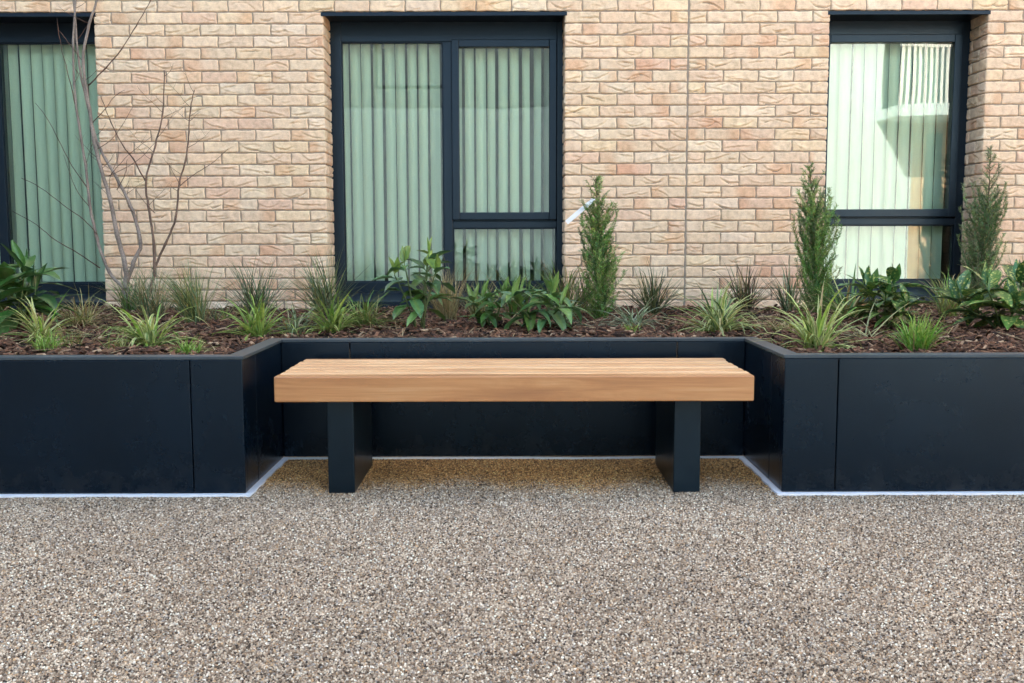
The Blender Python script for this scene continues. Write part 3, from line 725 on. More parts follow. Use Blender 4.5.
# ------------------------------------------------------------------ plants
def ground(xp, yp):
    p = atZ(xp, yp, .487); return (p[0], min(p[1], WY-.06), soil_z(p[0], min(p[1], WY-.06))-.006)
def jit(c, r, k=.18): 
    f = 1 + r.uniform(-k, k); return tuple(max(.004, q*f*(1+r.uniform(-.06, .06))) for q in c)
def blades(o, seed, n, h, w, cols, th=(5, 50), droop=(20, 70), lean=(0, 0), rad=.03, margin=None, az=None, dead=.06):
    r = random.Random(seed); mb = MB(); n = int(n*(1.45 if w < .009 else 1.15)); h = h*(1.18 if h > .2 else 1.05); w = w*(1.15 if w < .009 else 1.3)
    for i in range(n):
        phi = r.uniform(0, 2*math.pi) if az is None else r.gauss(az[0], az[1])
        t0 = R(r.uniform(*th)*1.2); dr = R(r.uniform(*droop)); Ln = h*r.uniform(.55, 1.08); ww = w*r.uniform(.65, 1.15)/2
        rr = rad*math.sqrt(r.random()); q = r.uniform(0, 6.28)
        p = Vector((o[0]+rr*math.cos(q), o[1]+rr*math.sin(q), o[2]))
        d0 = Vector((math.cos(phi), math.sin(phi), 0)); tw = r.uniform(-.6, .6)
        col = jit(r.choice(cols), r); 
        if r.random() < dead: col = jit((.36, .27, .13), r)
        mg = jit(margin, r) if margin and r.random() < .8 else col
        K = 8; vs = []; cs = []; side = Vector((-math.sin(phi+tw), math.cos(phi+tw), 0))
        kink = r.choice((0, 0, 0, .5)) ; wob = r.uniform(-.25, .25)
        for k in range(K+1):
            s = k/K; th_ = t0 + dr*1.25*s**1.6 + (kink if s > .7 else 0)
            dd = d0*math.sin(th_) + Vector((0, 0, math.cos(th_))) + side*wob*s
            dd += Vector((lean[0], lean[1], 0))*(.4+.6*s)
            dd.normalize()
            wk = ww*min(1, .55+s*1.6)*max(.04, (1-s**2.6))
            fold = dd.cross(side).normalized()*wk*.45
            if fold.z < 0: fold = -fold
            vs += [p-side*wk+fold, p, p+side*wk+fold]
            bs = .55+.45*min(1, s*2.5)           # pale sheath near the crown
            cbase = tuple(c_*(1) for c_ in col)
            cs += [mg, cbase, mg]
            p = p + dd*(Ln/K)
            if p.z < o[2]+.006 and k > 2: p.z = o[2]+.006
            if (p.y < PF+.09 or (p.y < PB+.09 and PX0-.09 < p.x < PX1+.09)) and p.z < PTOP+.005: p.z = PTOP+.005
        fs = []
        for k in range(K):
            a = k*3; fs += [(a, a+1, a+4, a+3), (a+1, a+2, a+5, a+4)]
        mb.add(vs, fs, cs)
    return mb
GREEN = [(.14,.26,.045), (.19,.33,.07), (.09,.18,.035)]; LIME = [(.26,.42,.08), (.36,.48,.12), (.17,.32,.05)]
BLUE = [(.15,.23,.11), (.22,.30,.16), (.09,.15,.07)]; OLIVE = [(.26,.28,.09), (.16,.19,.06), (.36,.34,.14)]
TAN = [(.48,.37,.20), (.38,.30,.15), (.24,.22,.09)]; DARK = [(.065,.085,.04), (.11,.085,.05), (.14,.17,.07)]
CREAM = (.62, .62, .30)
def grass(name, xp, yp, label, cat='grass plant', group='grass clumps planted in the mulch', **kw):
    o = ground(xp, yp); mb = blades(o, int(xp*7+yp), **kw)
    ob = mb.build(name, M_GRASS, origin=o, smooth=True); tag(ob, label, cat, group); return ob
SG = 'strap leaved sedges planted in the mulch'
grass('sedge', 42, 341, 'pale green arching sedge below the big leaves at the left edge', 'sedge', SG, n=60, h=.21, w=.010, cols=LIME+OLIVE, th=(15, 75), droop=(20, 60), margin=CREAM)
grass('grass_tuft', 48, 351, 'small lime grass tuft against the rim near the left edge', 'grass plant', n=90, h=.10, w=.004, cols=LIME, th=(5, 55), rad=.045)
grass('grass_clump', 82, 327, 'olive grass clump under the right end of the left window sill', n=110, h=.27, w=.005, cols=OLIVE+TAN, th=(15, 65), droop=(20, 80), rad=.05)
grass('sedge', 150, 344, 'large cream edged sedge in front of the bare tree', 'sedge', SG, n=75, h=.25, w=.013, cols=LIME+GREEN, th=(15, 80), droop=(40, 95), margin=CREAM, rad=.04)
grass('grass_tuft', 190, 352, 'small lime grass tuft on the rim right of the large cream edged sedge', 'grass plant', n=80, h=.10, w=.004, cols=LIME, th=(5, 60), rad=.04)
grass('grass_tuft', 118, 350, 'low olive tuft at the rim left of the large cream edged sedge', 'grass plant', n=55, h=.08, w=.0035, cols=OLIVE, th=(5, 65), rad=.04)
grass('grass_clump', 196, 326, 'blue green grass swept to the left beside the bare tree', n=150, h=.32, w=.005, cols=BLUE+OLIVE, th=(5, 35), droop=(10, 40), lean=(-.45, 0), rad=.05)
grass('grass_clump', 152, 318, 'thin upright grass directly behind the stems of the bare tree', n=110, h=.30, w=.005, cols=BLUE+TAN, th=(5, 40), droop=(10, 50), rad=.06)
grass('grass_clump', 130, 313, 'dark green grass behind the left stem of the bare tree', n=60, h=.28, w=.005, cols=GREEN+BLUE, th=(5, 40), droop=(10, 60), rad=.04)
grass('grass_clump', 256, 318, 'tall fanning grass against the bricks left of the middle window', n=120, h=.36, w=.005, cols=BLUE+DARK, th=(5, 50), droop=(5, 40), lean=(-.18, 0), rad=.05)
grass('sedge', 256, 337, 'bright green sedge in front of the tall fanning grass by the recess corner', 'sedge', SG, n=60, h=.24, w=.013, cols=LIME+GREEN, th=(5, 60), droop=(20, 80), margin=(.3,.36,.1), rad=.035)
grass('grass_clump', 326, 316, 'tall grass fanning left below the left jamb of the middle window', n=130, h=.36, w=.005, cols=BLUE+DARK+OLIVE, th=(5, 45), droop=(5, 40), lean=(-.28, 0), rad=.06)
grass('sedge', 332, 331, 'bright green sedge with yellow blades behind the left of the recess rim', 'sedge', SG, n=60, h=.22, w=.012, cols=GREEN+LIME, th=(5, 65), droop=(20, 80), margin=(.35,.38,.12), rad=.04)
grass('grass_clump', 366, 327, 'olive arching grass left of the tall speckled shrub', n=120, h=.25, w=.005, cols=OLIVE+GREEN, th=(15, 70), droop=(30, 80), lean=(-.15, 0), rad=.05)
grass('sedge', 296, 331, 'thin blue green sedge between the two bright green sedges', 'sedge', SG, n=50, h=.22, w=.007, cols=BLUE, th=(15, 70), droop=(20, 70), margin=(.30,.36,.22), rad=.04)
grass('grass_clump', 448, 320, 'straw coloured grass fan under the mullion of the middle window', n=130, h=.32, w=.004, cols=TAN, th=(5, 35), droop=(5, 35), lean=(-.25, 0), rad=.05)
grass('grass_clump', 566, 318, 'dark grass with brown tips at the right jamb of the middle window', n=100, h=.36, w=.006, cols=DARK+GREEN+OLIVE, th=(5, 40), droop=(5, 40), lean=(-.15, 0), rad=.04)
grass('sedge', 562, 329, 'grey green drooping sedge left of the conifer with the white tag', 'sedge', SG, n=50, h=.20, w=.009, cols=BLUE, th=(15, 70), droop=(40, 100), margin=(.40,.44,.30), rad=.035)
grass('grass_clump', 583, 314, 'thin dark grass close behind the conifer with the white tag', n=60, h=.28, w=.005, cols=DARK+GREEN, th=(5, 35), droop=(5, 40), rad=.04)
grass('grass_clump', 652, 315, 'dark spiky grass midway between conifer and wall joint', n=85, h=.30, w=.007, cols=DARK+[(.07,.10,.04)], th=(5, 50), droop=(0, 30), rad=.04)
grass('sedge', 634, 327, 'silver green arching sedge in front of the dark spiky grass', 'sedge', SG, n=70, h=.24, w=.007, cols=BLUE, th=(25, 80), droop=(30, 80), margin=(.42,.46,.32), rad=.04, lean=(-.15, 0))
grass('grass_tuft', 631, 335, 'tiny lime tuft at the recess rim under the silver green sedge', 'grass plant', n=60, h=.06, w=.0035, cols=LIME, th=(5, 65), rad=.03)
grass('sedge', 718, 332, 'blue green sedge with cream margins right of the wall joint', 'sedge', SG, n=100, h=.28, w=.012, cols=BLUE+GREEN+LIME, th=(5, 70), droop=(20, 90), margin=CREAM, rad=.045)
grass('grass_clump', 744, 313, 'reddish dark grass against the wall right of the joint', n=90, h=.30, w=.006, cols=DARK+[(.14,.07,.05)], th=(5, 50), droop=(0, 40), lean=(-.15, 0), rad=.04)
grass('grass_clump', 790, 312, 'sparse grey grass left of the conifer by the right window', n=50, h=.32, w=.006, cols=BLUE+DARK, th=(5, 40), droop=(0, 30), lean=(-.12, 0), rad=.04)
grass('sedge', 817, 347, 'largest cream and green sedge at the right recess corner', 'sedge', SG, n=85, h=.27, w=.013, cols=LIME+GREEN, th=(5, 75), droop=(20, 80), margin=CREAM, rad=.045)
grass('sedge', 868, 338, 'thin pale sedge trailing over bark left of the bright tuft', 'sedge', SG, n=26, h=.26, w=.007, cols=OLIVE+BLUE, th=(40, 85), droop=(10, 50), margin=(.45,.42,.25), rad=.05)
grass('grass_tuft', 916, 350, 'bright green dense tuft on the rim in front of the right window', 'grass plant', n=140, h=.17, w=.006, cols=LIME+[(.14,.34,.05)], th=(0, 45), droop=(0, 50), rad=.045, dead=.02)
grass('grass_clump', 948, 318, 'yellow green grass between the two spotted laurels', n=80, h=.28, w=.006, cols=OLIVE+LIME+TAN, th=(5, 45), droop=(10, 50), rad=.05)
grass('grass_clump', 1022, 310, 'dark reddish grass behind the spotted laurel at the right edge', n=80, h=.34, w=.006, cols=DARK+[(.16,.08,.06)], th=(5, 45), droop=(0, 40), rad=.05)
grass('grass_clump', 850, 322, 'olive broad bladed grass left of the first spotted laurel', n=50, h=.30, w=.011, cols=GREEN+OLIVE, th=(15, 60), droop=(20, 60), rad=.05)
grass('grass_tuft', 905, 322, 'wispy olive grass under the right window sill', 'grass plant', n=60, h=.18, w=.004, cols=OLIVE+TAN, th=(10, 60), rad=.05)

grass('grass_clump', 222, 322, 'thin bent grass between the swept grass and the tall fan', n=45, h=.20, w=.004, cols=OLIVE+BLUE, th=(20, 70), droop=(20, 70), rad=.05)
grass('grass_clump', 478, 318, 'short tan and green grass below the sill right of the mullion', n=70, h=.26, w=.005, cols=TAN+OLIVE, th=(5, 50), droop=(10, 60), lean=(.1, 0), rad=.05)
grass('grass_clump', 518, 316, 'thin green grass behind the wide leafy shrub', n=70, h=.32, w=.006, cols=GREEN+DARK, th=(5, 45), droop=(5, 50), rad=.06)
grass('grass_tuft', 780, 330, 'flattened olive tuft behind the largest cream and green sedge', 'grass plant', n=60, h=.16, w=.005, cols=OLIVE+TAN, th=(30, 75), rad=.06)
grass('grass_tuft', 70, 348, 'small sprawling olive tuft right of the small lime tuft at the rim', 'grass plant', n=45, h=.11, w=.0035, cols=OLIVE, th=(20, 70), rad=.05)

def leaf(mb, p, d, up, Ln, W, col, curl=.6, fold=.25, mid=None, rag=None):
    d = Vector(d).normalized(); up = Vector(up); side = d.cross(up)
    if side.length < .05: side = d.cross(Vector((1, .2, 0)))
    side.normalize(); nrm = side.cross(d).normalized(); K = 9; vs = []; cs = []
    q = Vector(p); ang = -curl*.3
    for k in range(K+1):
        s = k/K; wk = W*.5*(math.sin(math.pi*min(1, s*1.02)**.85)**.8 if 0 < s < 1 else .03)
        if s < .12: wk = W*.06
        a = ang + curl*s*1.3; dd = d*math.cos(a) - nrm*math.sin(a); nn = nrm*math.cos(a) + d*math.sin(a)
        wv = .08*math.sin(k*2.1)
        for m, e in ((-1, 0), (-.5, 0), (0, 0), (.5, 0), (1, 0)):
            vs.append(q + side*wk*m + nn*(abs(m)*wk*fold*(1.2 if m*m > .5 else 1) + wk*wv*m))
            cc = col if m or mid is None else mid
            cs.append(cc)
        q = q + dd*(Ln/K)
    fs = []
    for k in range(K):
        for m in range(4):
            a = k*5+m; fs.append((a, a+1, a+6, a+5))
    mb.add(vs, fs, cs)
def shrub(xp, yp, label, stems, Ln, W, cols, mat, seed, hgt, spread=.10, per=7, young=None, mid=None, cat='shrub', name='shrub', group='broad leaved shrubs in the planter', curl=(.2, 1.1)):
    r = random.Random(seed); o = ground(xp, yp)
    e = empty(name, o); tag(e, label, cat, group)
    lf = MB(); st = MB()
    for i in range(stems):
        st.col = jit((.10, .14, .05), r)
        phi = 2*math.pi*i/stems + r.uniform(-.5, .5); H = hgt*r.uniform(.55, 1.0); sp = spread*r.uniform(.4, 1.2)
        if i == 0: H = hgt; sp = spread*.25
        pts = [Vector((o[0]+.02*math.cos(phi), o[1]+.02*math.sin(phi), o[2]-.02)) + Vector((math.cos(phi)*sp*t**1.3, math.sin(phi)*sp*t**1.3, H*t+.02)) for t in (0, .3, .6, .85, 1)]
        st.tube(pts, [.006, .005, .0045, .004, .0025], 6)
        for k in range(per):
            t = .30 + .70*k/(per-1) if per > 1 else 1
            j = min(3, int(t*4)); q = pts[j].lerp(pts[j+1], t*4-j) if t < 1 else pts[-1]
            az = k*2.4 + r.uniform(-.4, .4) + i
            el = r.uniform(-.15, .7) + .45*(t > .9) - .3*(t < .55)
            d = Vector((math.cos(az)*math.cos(el), math.sin(az)*math.cos(el), math.sin(el)))
            c = jit(r.choice(cols), r)
            if young and t > .9 and r.random() < .8: c = jit(young, r)
            sc = r.uniform(.7, 1.1)*(.75 if t > .95 else 1)
            lf.col = c
            leaf(lf, q, d, (0, 0, 1), Ln*sc, W*sc, c, curl=r.uniform(*curl), fold=r.uniform(.1, .45), mid=(tuple(m_*1 for m_ in mid) if mid else None))
        for tip in range(2):
            az = r.uniform(0, 6.28); d = Vector((math.cos(az)*.35, math.sin(az)*.35, 1)); c = jit(young or r.choice(cols), r)
            leaf(lf, pts[-1], d, (math.cos(az+2), math.sin(az+2), .2), Ln*.6, W*.5, c, curl=r.uniform(-.2, .4), fold=.5)
    child(lf, 'leaves', mat, e, o, smooth=True); child(st, 'stems', M_TWIG, e, o, smooth=True)
    return e
DG = [(.045,.125,.03), (.065,.16,.035), (.035,.09,.028), (.10,.20,.05)]
MG = [(.09,.20,.045), (.13,.25,.06), (.06,.14,.04)]; BG = [(.08,.18,.075), (.05,.12,.06), (.12,.21,.11)]
shrub(16, 333, 'glossy dark leaved shrub cut off by the left edge', 7, .27, .085, DG, M_GLOSS, 21, .29, .20, per=8, mid=(.12,.20,.07), curl=(.1, .8))
shrub(420, 331, 'tall upright shrub with yellow green top leaves left of the mullion', 5, .16, .07, MG+BG, M_GLOSS, 22, .37, .12, per=8, young=(.22,.32,.07), mid=(.14,.24,.07))
shrub(492, 327, 'arching green shrub right under the mullion of the middle window', 5, .17, .055, MG, M_GLOSS, 23, .17, .14, per=7, young=(.12,.20,.05), mid=(.12,.20,.06))
shrub(540, 331, 'wide leafy shrub in front of the small lower pane', 5, .21, .056, MG+BG, M_GLOSS, 24, .17, .15, per=8, young=(.15,.26,.07), mid=(.14,.24,.08), curl=(.6, 1.6))
shrub(884, 327, 'spotted laurel centred below the right window', 6, .19, .078, DG, M_SPOT, 25, .22, .12, per=8, young=(.06,.15,.04), cat='laurel', name='spotted_laurel', group='spotted laurels in the planter')
shrub(1003, 330, 'widest spotted laurel, cut off by the right edge', 8, .24, .085, DG+[(.05,.13,.05)], M_SPOT, 26, .22, .20, per=8, young=(.06,.16,.05), cat='laurel', name='spotted_laurel', group='spotted laurels in the planter', curl=(.2, .9))

def conifer(xp, yp, ytop, label, seed, wid, cols, lean=0, bare=.25, Y=None):
    r = random.Random(seed); o = ground(xp, yp); H = atY(xp, ytop, o[1])[2]-o[2]
    e = empty('conifer', o); tag(e, label, 'conifer', 'young columnar conifers in the planter')
    st = MB(); st.col = (.16, .11, .07); nd = MB()
    tr = [Vector((o[0]+lean*t*t + .006*math.sin(t*9+seed), o[1]+.004*math.sin(t*7), o[2]-.02+(H+.02)*t)) for t in [i/12 for i in range(13)]]
    st.tube(tr, [.009*(1-t/12*.85) for t in range(13)], 6)
    def at(t): k = min(11, int(t*12)); return tr[k].lerp(tr[k+1], t*12-k)
    n = 270
    for i in range(n):
        t = .02 + .96*(i/n)**1.12
        prof = wid*(math.sin(math.pi*min(1, (t+.14)/1.05))**.7)*(1-t)**.35 if t < 1-bare else wid*.45*(1-t)/bare*.8+.006
        if t > 1-bare and r.random() < .62: continue
        az = i*2.399 + r.uniform(-.5, .5); ln = prof*(r.uniform(.55, 1.15) if r.random() < .75 else r.uniform(1.2, 2.1))+.012
        out = Vector((math.cos(az), math.sin(az), 0)); steep = r.uniform(.65, 1.5) + (.7 if t > .7 else 0)
        p0 = at(t); K = max(4, int(ln*1.25/.008)); d = (out + Vector((0, 0, steep*.55))).normalized(); p = p0.copy(); pts = [p.copy()]
        col = jit(r.choice(cols), r, .3)
        seg = ln*math.sqrt(1+steep*steep*.3)/K
        for k in range(K):
            d = (d + Vector((r.uniform(-.08, .08), r.uniform(-.08, .08), .055))).normalized(); p = p + d*seg; pts.append(p.copy())
        if i % 2 == 0 or t > .6: st.tube([pts[0], pts[len(pts)//2], pts[-1]], [.0022, .0015, .0008], 3)
        for k in range(1, K+1):
            for s in range(4):
                a = r.uniform(0, 6.28); u = d.orthogonal().normalized(); v = d.cross(u)
                nd_d = (d*.75 + (u*math.cos(a)+v*math.sin(a))*.8).normalized(); nl = r.uniform(.011, .027)
                sd = nd_d.cross(Vector((r.uniform(-1, 1), r.uniform(-1, 1), r.uniform(-1, 1)))).normalized()*.0016
                b = pts[k]; cc = tuple(q*r.uniform(.75, 1.3) for q in col)
                nd.add([b-sd, b+sd, b+nd_d*nl*.6+sd*.9, b+nd_d*nl, b+nd_d*nl*.6-sd*.9], [(0, 1, 2, 3, 4)], [cc]*5)
    child(st, 'stem', M_TWIG, e, o, smooth=True); child(nd, 'foliage', M_NEEDLE, e, o)
    return e, tr
YEW = [(.12,.23,.05), (.18,.30,.07), (.07,.15,.04), (.26,.36,.11)]
JUN = [(.15,.23,.08), (.21,.28,.12), (.09,.16,.06), (.28,.33,.16)]
cf, tr1 = conifer(600, 319, 178, 'conifer with a white tag beside the middle window', 31, .135, YEW, lean=-.035, bare=.22)
conifer(816, 316, 163, 'full green conifer at the left jamb of the right window', 32, .165, YEW+JUN[:1], lean=-.07, bare=.30)
conifer(975, 306, 146, 'grey green conifer with thin bare tip in the right window corner', 33, .175, JUN, lean=.03, bare=.36)
# white plastic tag on the leader
a = Vector(atY(566.5, 222.5, cf.location.y-.03)); b = Vector(atY(593.5, 199.5, cf.location.y-.012))
mb = MB(); u = (b-a).normalized(); nrm = Vector((0, -1, 0)); sd = u.cross(nrm).normalized()
vs = []; K = 8
for k in range(K+1):
    s = k/K; c = a.lerp(b, s) + nrm*.006*math.sin(s*3.1); w = .0125*(1 if s < .8 else 1-(s-.8)*2.6)
    for t_ in (0, .0009): vs += [c-sd*w-nrm*t_, c+sd*w-nrm*t_]
fs = []
for k in range(K):
    q = k*4; fs += [(q, q+1, q+5, q+4), (q+2, q+6, q+7, q+3), (q, q+4, q+6, q+2), (q+1, q+3, q+7, q+5)]
fs += [(0, 2, 3, 1), (K*4, K*4+1, K*4+3, K*4+2)]
mb.add(vs, fs)
# loop round the stem
lp = [b + Vector((.012*math.cos(q)-.004, .016*math.sin(q)+.012, .003*math.sin(q*2))) for q in [i*2*math.pi/10 for i in range(11)]]
mb.tube(lp, .0022, 5)
o_ = tuple(a); tag(mb.build('plant_tag', M_WHITE, origin=o_), 'blank white plastic tag looped around the conifer leader', 'plant tag')

# ------------------------------------------------------------------ bare multi-stem tree
TY = 6.22
te = empty('bare_tree', ground(126, 318)); teo = tuple(te.location)
tag(te, 'leafless multi stemmed young tree with grey bark in front of the wall', 'tree')
def cp(x, y, dy=0): return Vector(atY(40+x*.468, y*.4685, TY+dy))
def smooth(pts, n=5):
    out = []
    for i in range(len(pts)-1):
        p0 = pts[max(i-1, 0)]; p1 = pts[i]; p2 = pts[i+1]; p3 = pts[min(i+2, len(pts)-1)]
        for k in range(n):
            t = k/n; out.append(.5*((2*p1)+(-p0+p2)*t+(2*p0-5*p1+4*p2-p3)*t*t+(-p0+3*p1-3*p2+p3)*t**3))
    out.append(pts[-1]); return out
rt = random.Random(9)
def limb(name, px_, r0, r1, dy0=0, dy1=0, col=(.30, .25, .22), twigs=0):
    n = len(px_); pts = smooth([cp(x, y, dy0+(dy1-dy0)*i/(n-1)) for i, (x, y) in enumerate(px_)])
    pts = [p + Vector((rt.uniform(-1, 1), rt.uniform(-1, 1), 0))*.0022 for p in pts]
    mb = MB(); m = len(pts); base = col
    for i, p in enumerate(pts): pass
    mb.col = base
    r0 *= 1.3; r1 *= 1.35
    mb.tube(pts, [r0+(r1-r0)*(i/(m-1))**.8*(1) + (.0012 if i % 5 == 0 and r0 > .004 else 0) for i in range(m)], 8 if r0 > .005 else 5)
    mb.c = [tuple(q*(.75+.5*((math.sin(v[2]*35+v[0]*9)+1)/2)) for q in base) for v in mb.v]
    o = child(mb, name, M_TWIG, te, teo, smooth=True)
    return pts
def rtwig(p, d, ln, r0, depth=0):
    pts = [p]; q = p.copy(); d = Vector(d).normalized(); K = 7
    for k in range(K):
        d = (d + Vector((rt.uniform(-.22, .22), rt.uniform(-.15, .15), .06+rt.uniform(-.1, .12)))).normalized(); q = q+d*ln/K; pts.append(q.copy())
    TW.tube(pts, [r0*(1-.75*k/K) for k in range(K+1)], 4)
    if depth < 1:
        for k in (3, 5):
            s = rt.choice((-1, 1)); rtwig(pts[k], (d.x*.5+s*.7, rt.uniform(-.3, .3), d.z*.6+.3), ln*.35, r0*.5, depth+1)
G1 = (.25, .20, .165); G2 = (.17, .11, .08); G3 = (.12, .065, .045)
T = []
T.append(limb('trunk', [(196,690),(186,650),(181,612)], .021, .016, 0, 0, G1))
T.append(limb('stem', [(181,616),(148,580),(122,510),(106,430),(97,350),(82,260),(73,180),(71,90),(76,0),(70,-90)], .0085, .0035, 0, .05, G1))
T.append(limb('stem', [(181,616),(184,575),(165,500),(148,420),(120,320),(106,235),(92,130),(106,50),(121,0),(135,-90)], .013, .004, -.01, -.08, G1))
T.append(limb('stem', [(183,610),(200,560),(215,520),(198,450),(172,395),(140,340),(118,290),(100,215),(84,140),(72,0),(64,-80)], .0105, .0035, .01, .10, G1))
T.append(limb('stem', [(215,672),(228,645),(243,590),(243,520),(232,440),(226,385),(246,310),(262,240),(266,150)], .0095, .0022, .03, 0, G2))
T.append(limb('stem', [(243,575),(268,520),(290,465),(297,395),(312,340),(318,280),(322,230),(330,192)], .0065, .002, .03, -.05, G2))
for pp, a0, a1, d0, d1 in (
    ([(297,398),(330,372),(365,350),(402,318)], .0025, .001, 0, .05), ([(226,388),(200,340),(178,312),(152,262),(130,205)], .0040, .0014, .03, .08),
    ([(104,182),(140,145),(172,108),(205,55),(237,0),(250,-40)], .0035, .0012, -.05, -.12), ([(76,225),(58,150),(45,100),(36,40)], .0028, .001, .05, .0),
    ([(122,500),(95,470),(60,445),(0,400),(-40,380)], .0026, .0011, 0, -.12), ([(128,572),(80,540),(30,510),(-10,478),(-60,450)], .0030, .0011, 0, -.15),
    ([(100,400),(60,340),(20,260),(-10,220)], .0022, .0009, 0, .08), ([(112,262),(140,232),(160,205),(182,192)], .0024, .001, -.05, .02),
    ([(165,500),(152,440),(150,380),(168,330),(160,260)], .002, .0008, 0, .1), ([(165,405),(182,370),(186,340)], .0024, .001, 0, -.05),
    ([(152,372),(190,330),(240,290)], .0018, .0008, 0, .1), ([(148,375),(205,345),(250,300)], .0016, .0008, 0, -.1),
    ([(246,455),(222,430),(205,405)], .0024, .001, .02, -.03), ([(200,455),(185,430),(190,395)], .002, .001, 0, .06),
    ([(300,395),(280,360),(262,335)], .0018, .0009, -.02, .06), ([(90,130),(60,90),(38,62)], .002, .0009, -.05, .04),
    ([(120,320),(160,290),(200,225)], .0022, .0009, -.04, .05), ([(104,440),(75,400),(50,330)], .002, .0008, 0, .06)):
    T.append(limb('twig', pp, a0, a1, d0, d1, G3))
for pts in T[1:6]:
    for _ in range(8):
        k = rt.randrange(len(pts)//3, len(pts)-1); s = rt.choice((-1, 1))
        TW = MB(); TW.col = G3
        rtwig(pts[k], (s*rt.uniform(.5, 1), rt.uniform(-.4, .4), rt.uniform(.3, .9)), rt.uniform(.08, .24), .0019); child(TW, 'twig', M_TWIG, te, teo, smooth=True)

# ------------------------------------------------------------------ building across the courtyard (behind the camera, seen only in the panes)
OY = -9.0
ob = empty('apartment_building', (0, OY, 0)); oo = (0, OY, 0)
tag(ob, 'sunlit apartment building across the courtyard mirrored in the windows', 'building')
M_REND = simple('pale_render', (0.60, 0.70, 0.74), 0.85, noise=.06, nscale=3)
M_CLAD = simple('grey_blue_cladding', (0.05, 0.075, 0.10), 0.5, noise=.08, nscale=2)
M_OBR = mat_flatbrick()
M_CLAD2 = simple('blue_grey_render', (0.12, 0.17, 0.21), 0.7, noise=.08, nscale=2)  # left facade darkened in colour to stand in for shade on it
M_OGL = simple('dark_window_glass', (0.02, 0.035, 0.05), 0.05, 0.8)
mb = MB(); mb.box(-26, 6.0, OY-8, OY, 0, 3.9); child(mb, 'wall', M_CLAD2, ob, oo)
mb = MB(); mb.box(6.0, 9.0, OY-8, OY-.005, 0, 4.2); child(mb, 'wall', M_REND, ob, oo)
mb = MB(); mb.box(-26, 6.0, OY-8, OY+.02, 3.9, 6.3); child(mb, 'cladding', M_CLAD, ob, oo)
mb = MB(); mb.box(6.0, 9.0, OY-8, OY-.01, 4.2, 6.3); child(mb, 'wall', M_REND, ob, oo)
mb = MB(); mb.box(9.0, 26, OY-8, OY-.02, 0, 6.3); child(mb, 'wall', M_OBR, ob, oo)
mb = MB(); mb.box(-26.1, 26.1, OY-8.1, OY+.1, 6.3, 6.45); child(mb, 'coping', M_LINTEL, ob, oo)
for (x, z, w, h) in [(-18, 1, 1.5, 2), (-13, 1, 1.5, 2), (-8, 1, 1.5, 2), (4.2, 1, 1.5, 2), (9.3, 1.0, .35, 2.3), (13, 1, 1.5, 2), (18, 1, 1.5, 2), (-18, 4.3, 1.5, 1.7), (-13, 4.3, 1.5, 1.7), (-8, 4.3, 1.5, 1.7), (-3, 4.3, 1.5, 1.7), (8.3, 3.82, 3.2, 2.2), (13, 4.0, 1.5, 1.8), (18, 4.0, 1.5, 1.8)]:
    mb = MB(); frame_bars(mb, x, x+w, z, z+h, .06, OY-.05, OY+.03); f = child(mb, 'window', M_FRAME, ob, oo)
    mb = MB(); mb.box(x+.06, x+w-.06, OY-.02, OY+.01, z+.06, z+h-.06); child(mb, 'pane', M_OGL, f, oo)
mb = MB(); mb.box(8.15, 13.5, OY-.019, OY+1.3, 3.55, 3.78); f = child(mb, 'balcony', M_REND, ob, oo)
mb = MB()
for i in range(44): mb.box(8.18+i*.12, 8.18+i*.12+.055, OY+1.24, OY+1.28, 3.78, 4.92)
mb.box(8.15, 13.5, OY+1.23, OY+1.29, 4.92, 4.98)
child(mb, 'railing', M_WHITE, f, oo)

mb = MB(); mb.box(-20, -9.5, OY+.01, 3.0, 0, 8.2); child(mb, 'added_sky_blocker', M_CLAD2, ob, oo)  # unseen wing added to cut sky light from the left

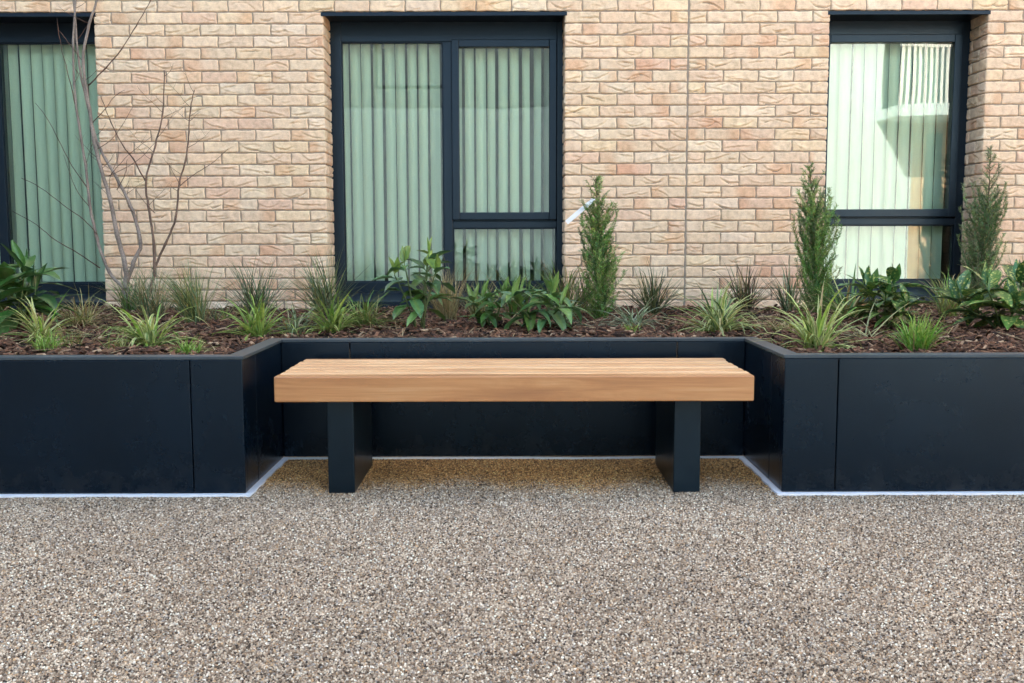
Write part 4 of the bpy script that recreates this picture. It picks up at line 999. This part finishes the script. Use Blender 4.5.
# ------------------------------------------------------------------ light
SUN_EL, SUN_AZ = 40.0, -28.0        # azimuth from +Y (behind the brick building), negative = from the left
w = bpy.data.worlds.new('World'); scene.world = w; w.use_nodes = True
nt = w.node_tree; bg = nt.nodes['Background']
sky = nt.nodes.new('ShaderNodeTexSky'); sky.sky_type = 'NISHITA'; sky.sun_disc = False
sky.sun_elevation = R(SUN_EL); sky.sun_rotation = R(SUN_AZ) % (2*math.pi); sky.air_density = 1.0; sky.dust_density = 2.5; sky.ozone_density = 0.4
nt.links.new(mixc(nt, 'MULTIPLY', 1.0, sky.outputs[0], (1.12, 1.0, 0.84)), bg.inputs[0]); bg.inputs[1].default_value = 0.15
sl = bpy.data.lights.new('sun', 'SUN'); sl.energy = 4.0; sl.angle = R(.53); sl.color = (1, .93, .82)
so = bpy.data.objects.new('sun', sl); C.objects.link(so); so.location = (-6, 14, 12)
sd_ = Vector((math.sin(R(SUN_AZ))*math.cos(R(SUN_EL)), math.cos(R(SUN_AZ))*math.cos(R(SUN_EL)), math.sin(R(SUN_EL))))
so.rotation_euler = sd_.to_track_quat('Z', 'Y').to_euler()

# ------------------------------------------------------------------ camera and output
cam = bpy.data.cameras.new('camera'); co_ = bpy.data.objects.new('camera', cam); C.objects.link(co_)
cam.sensor_width = 36; cam.lens = 36*F_PX/1024; cam.clip_start = .05; cam.clip_end = 600
from mathutils import Matrix
rot = Matrix.Rotation(R(90), 3, 'X') @ Matrix.Rotation(-PITCH, 3, 'X') @ Matrix.Rotation(R(ROLL), 3, 'Z')
co_.rotation_euler = rot.to_euler(); co_.location = (0, 0, CAM_H)
scene.camera = co_
vs_ = scene.view_settings; vs_.view_transform = 'Standard'; vs_.look = 'None'; vs_.gamma = 1; vs_.use_curve_mapping = False; vs_.exposure = 3.0
scene.render.engine = 'CYCLES'
scene.cycles.max_bounces = 8; scene.cycles.diffuse_bounces = 4; scene.cycles.transparent_max_bounces = 16; scene.cycles.caustics_reflective = False
scene.render.resolution_x = 1024; scene.render.resolution_y = 683
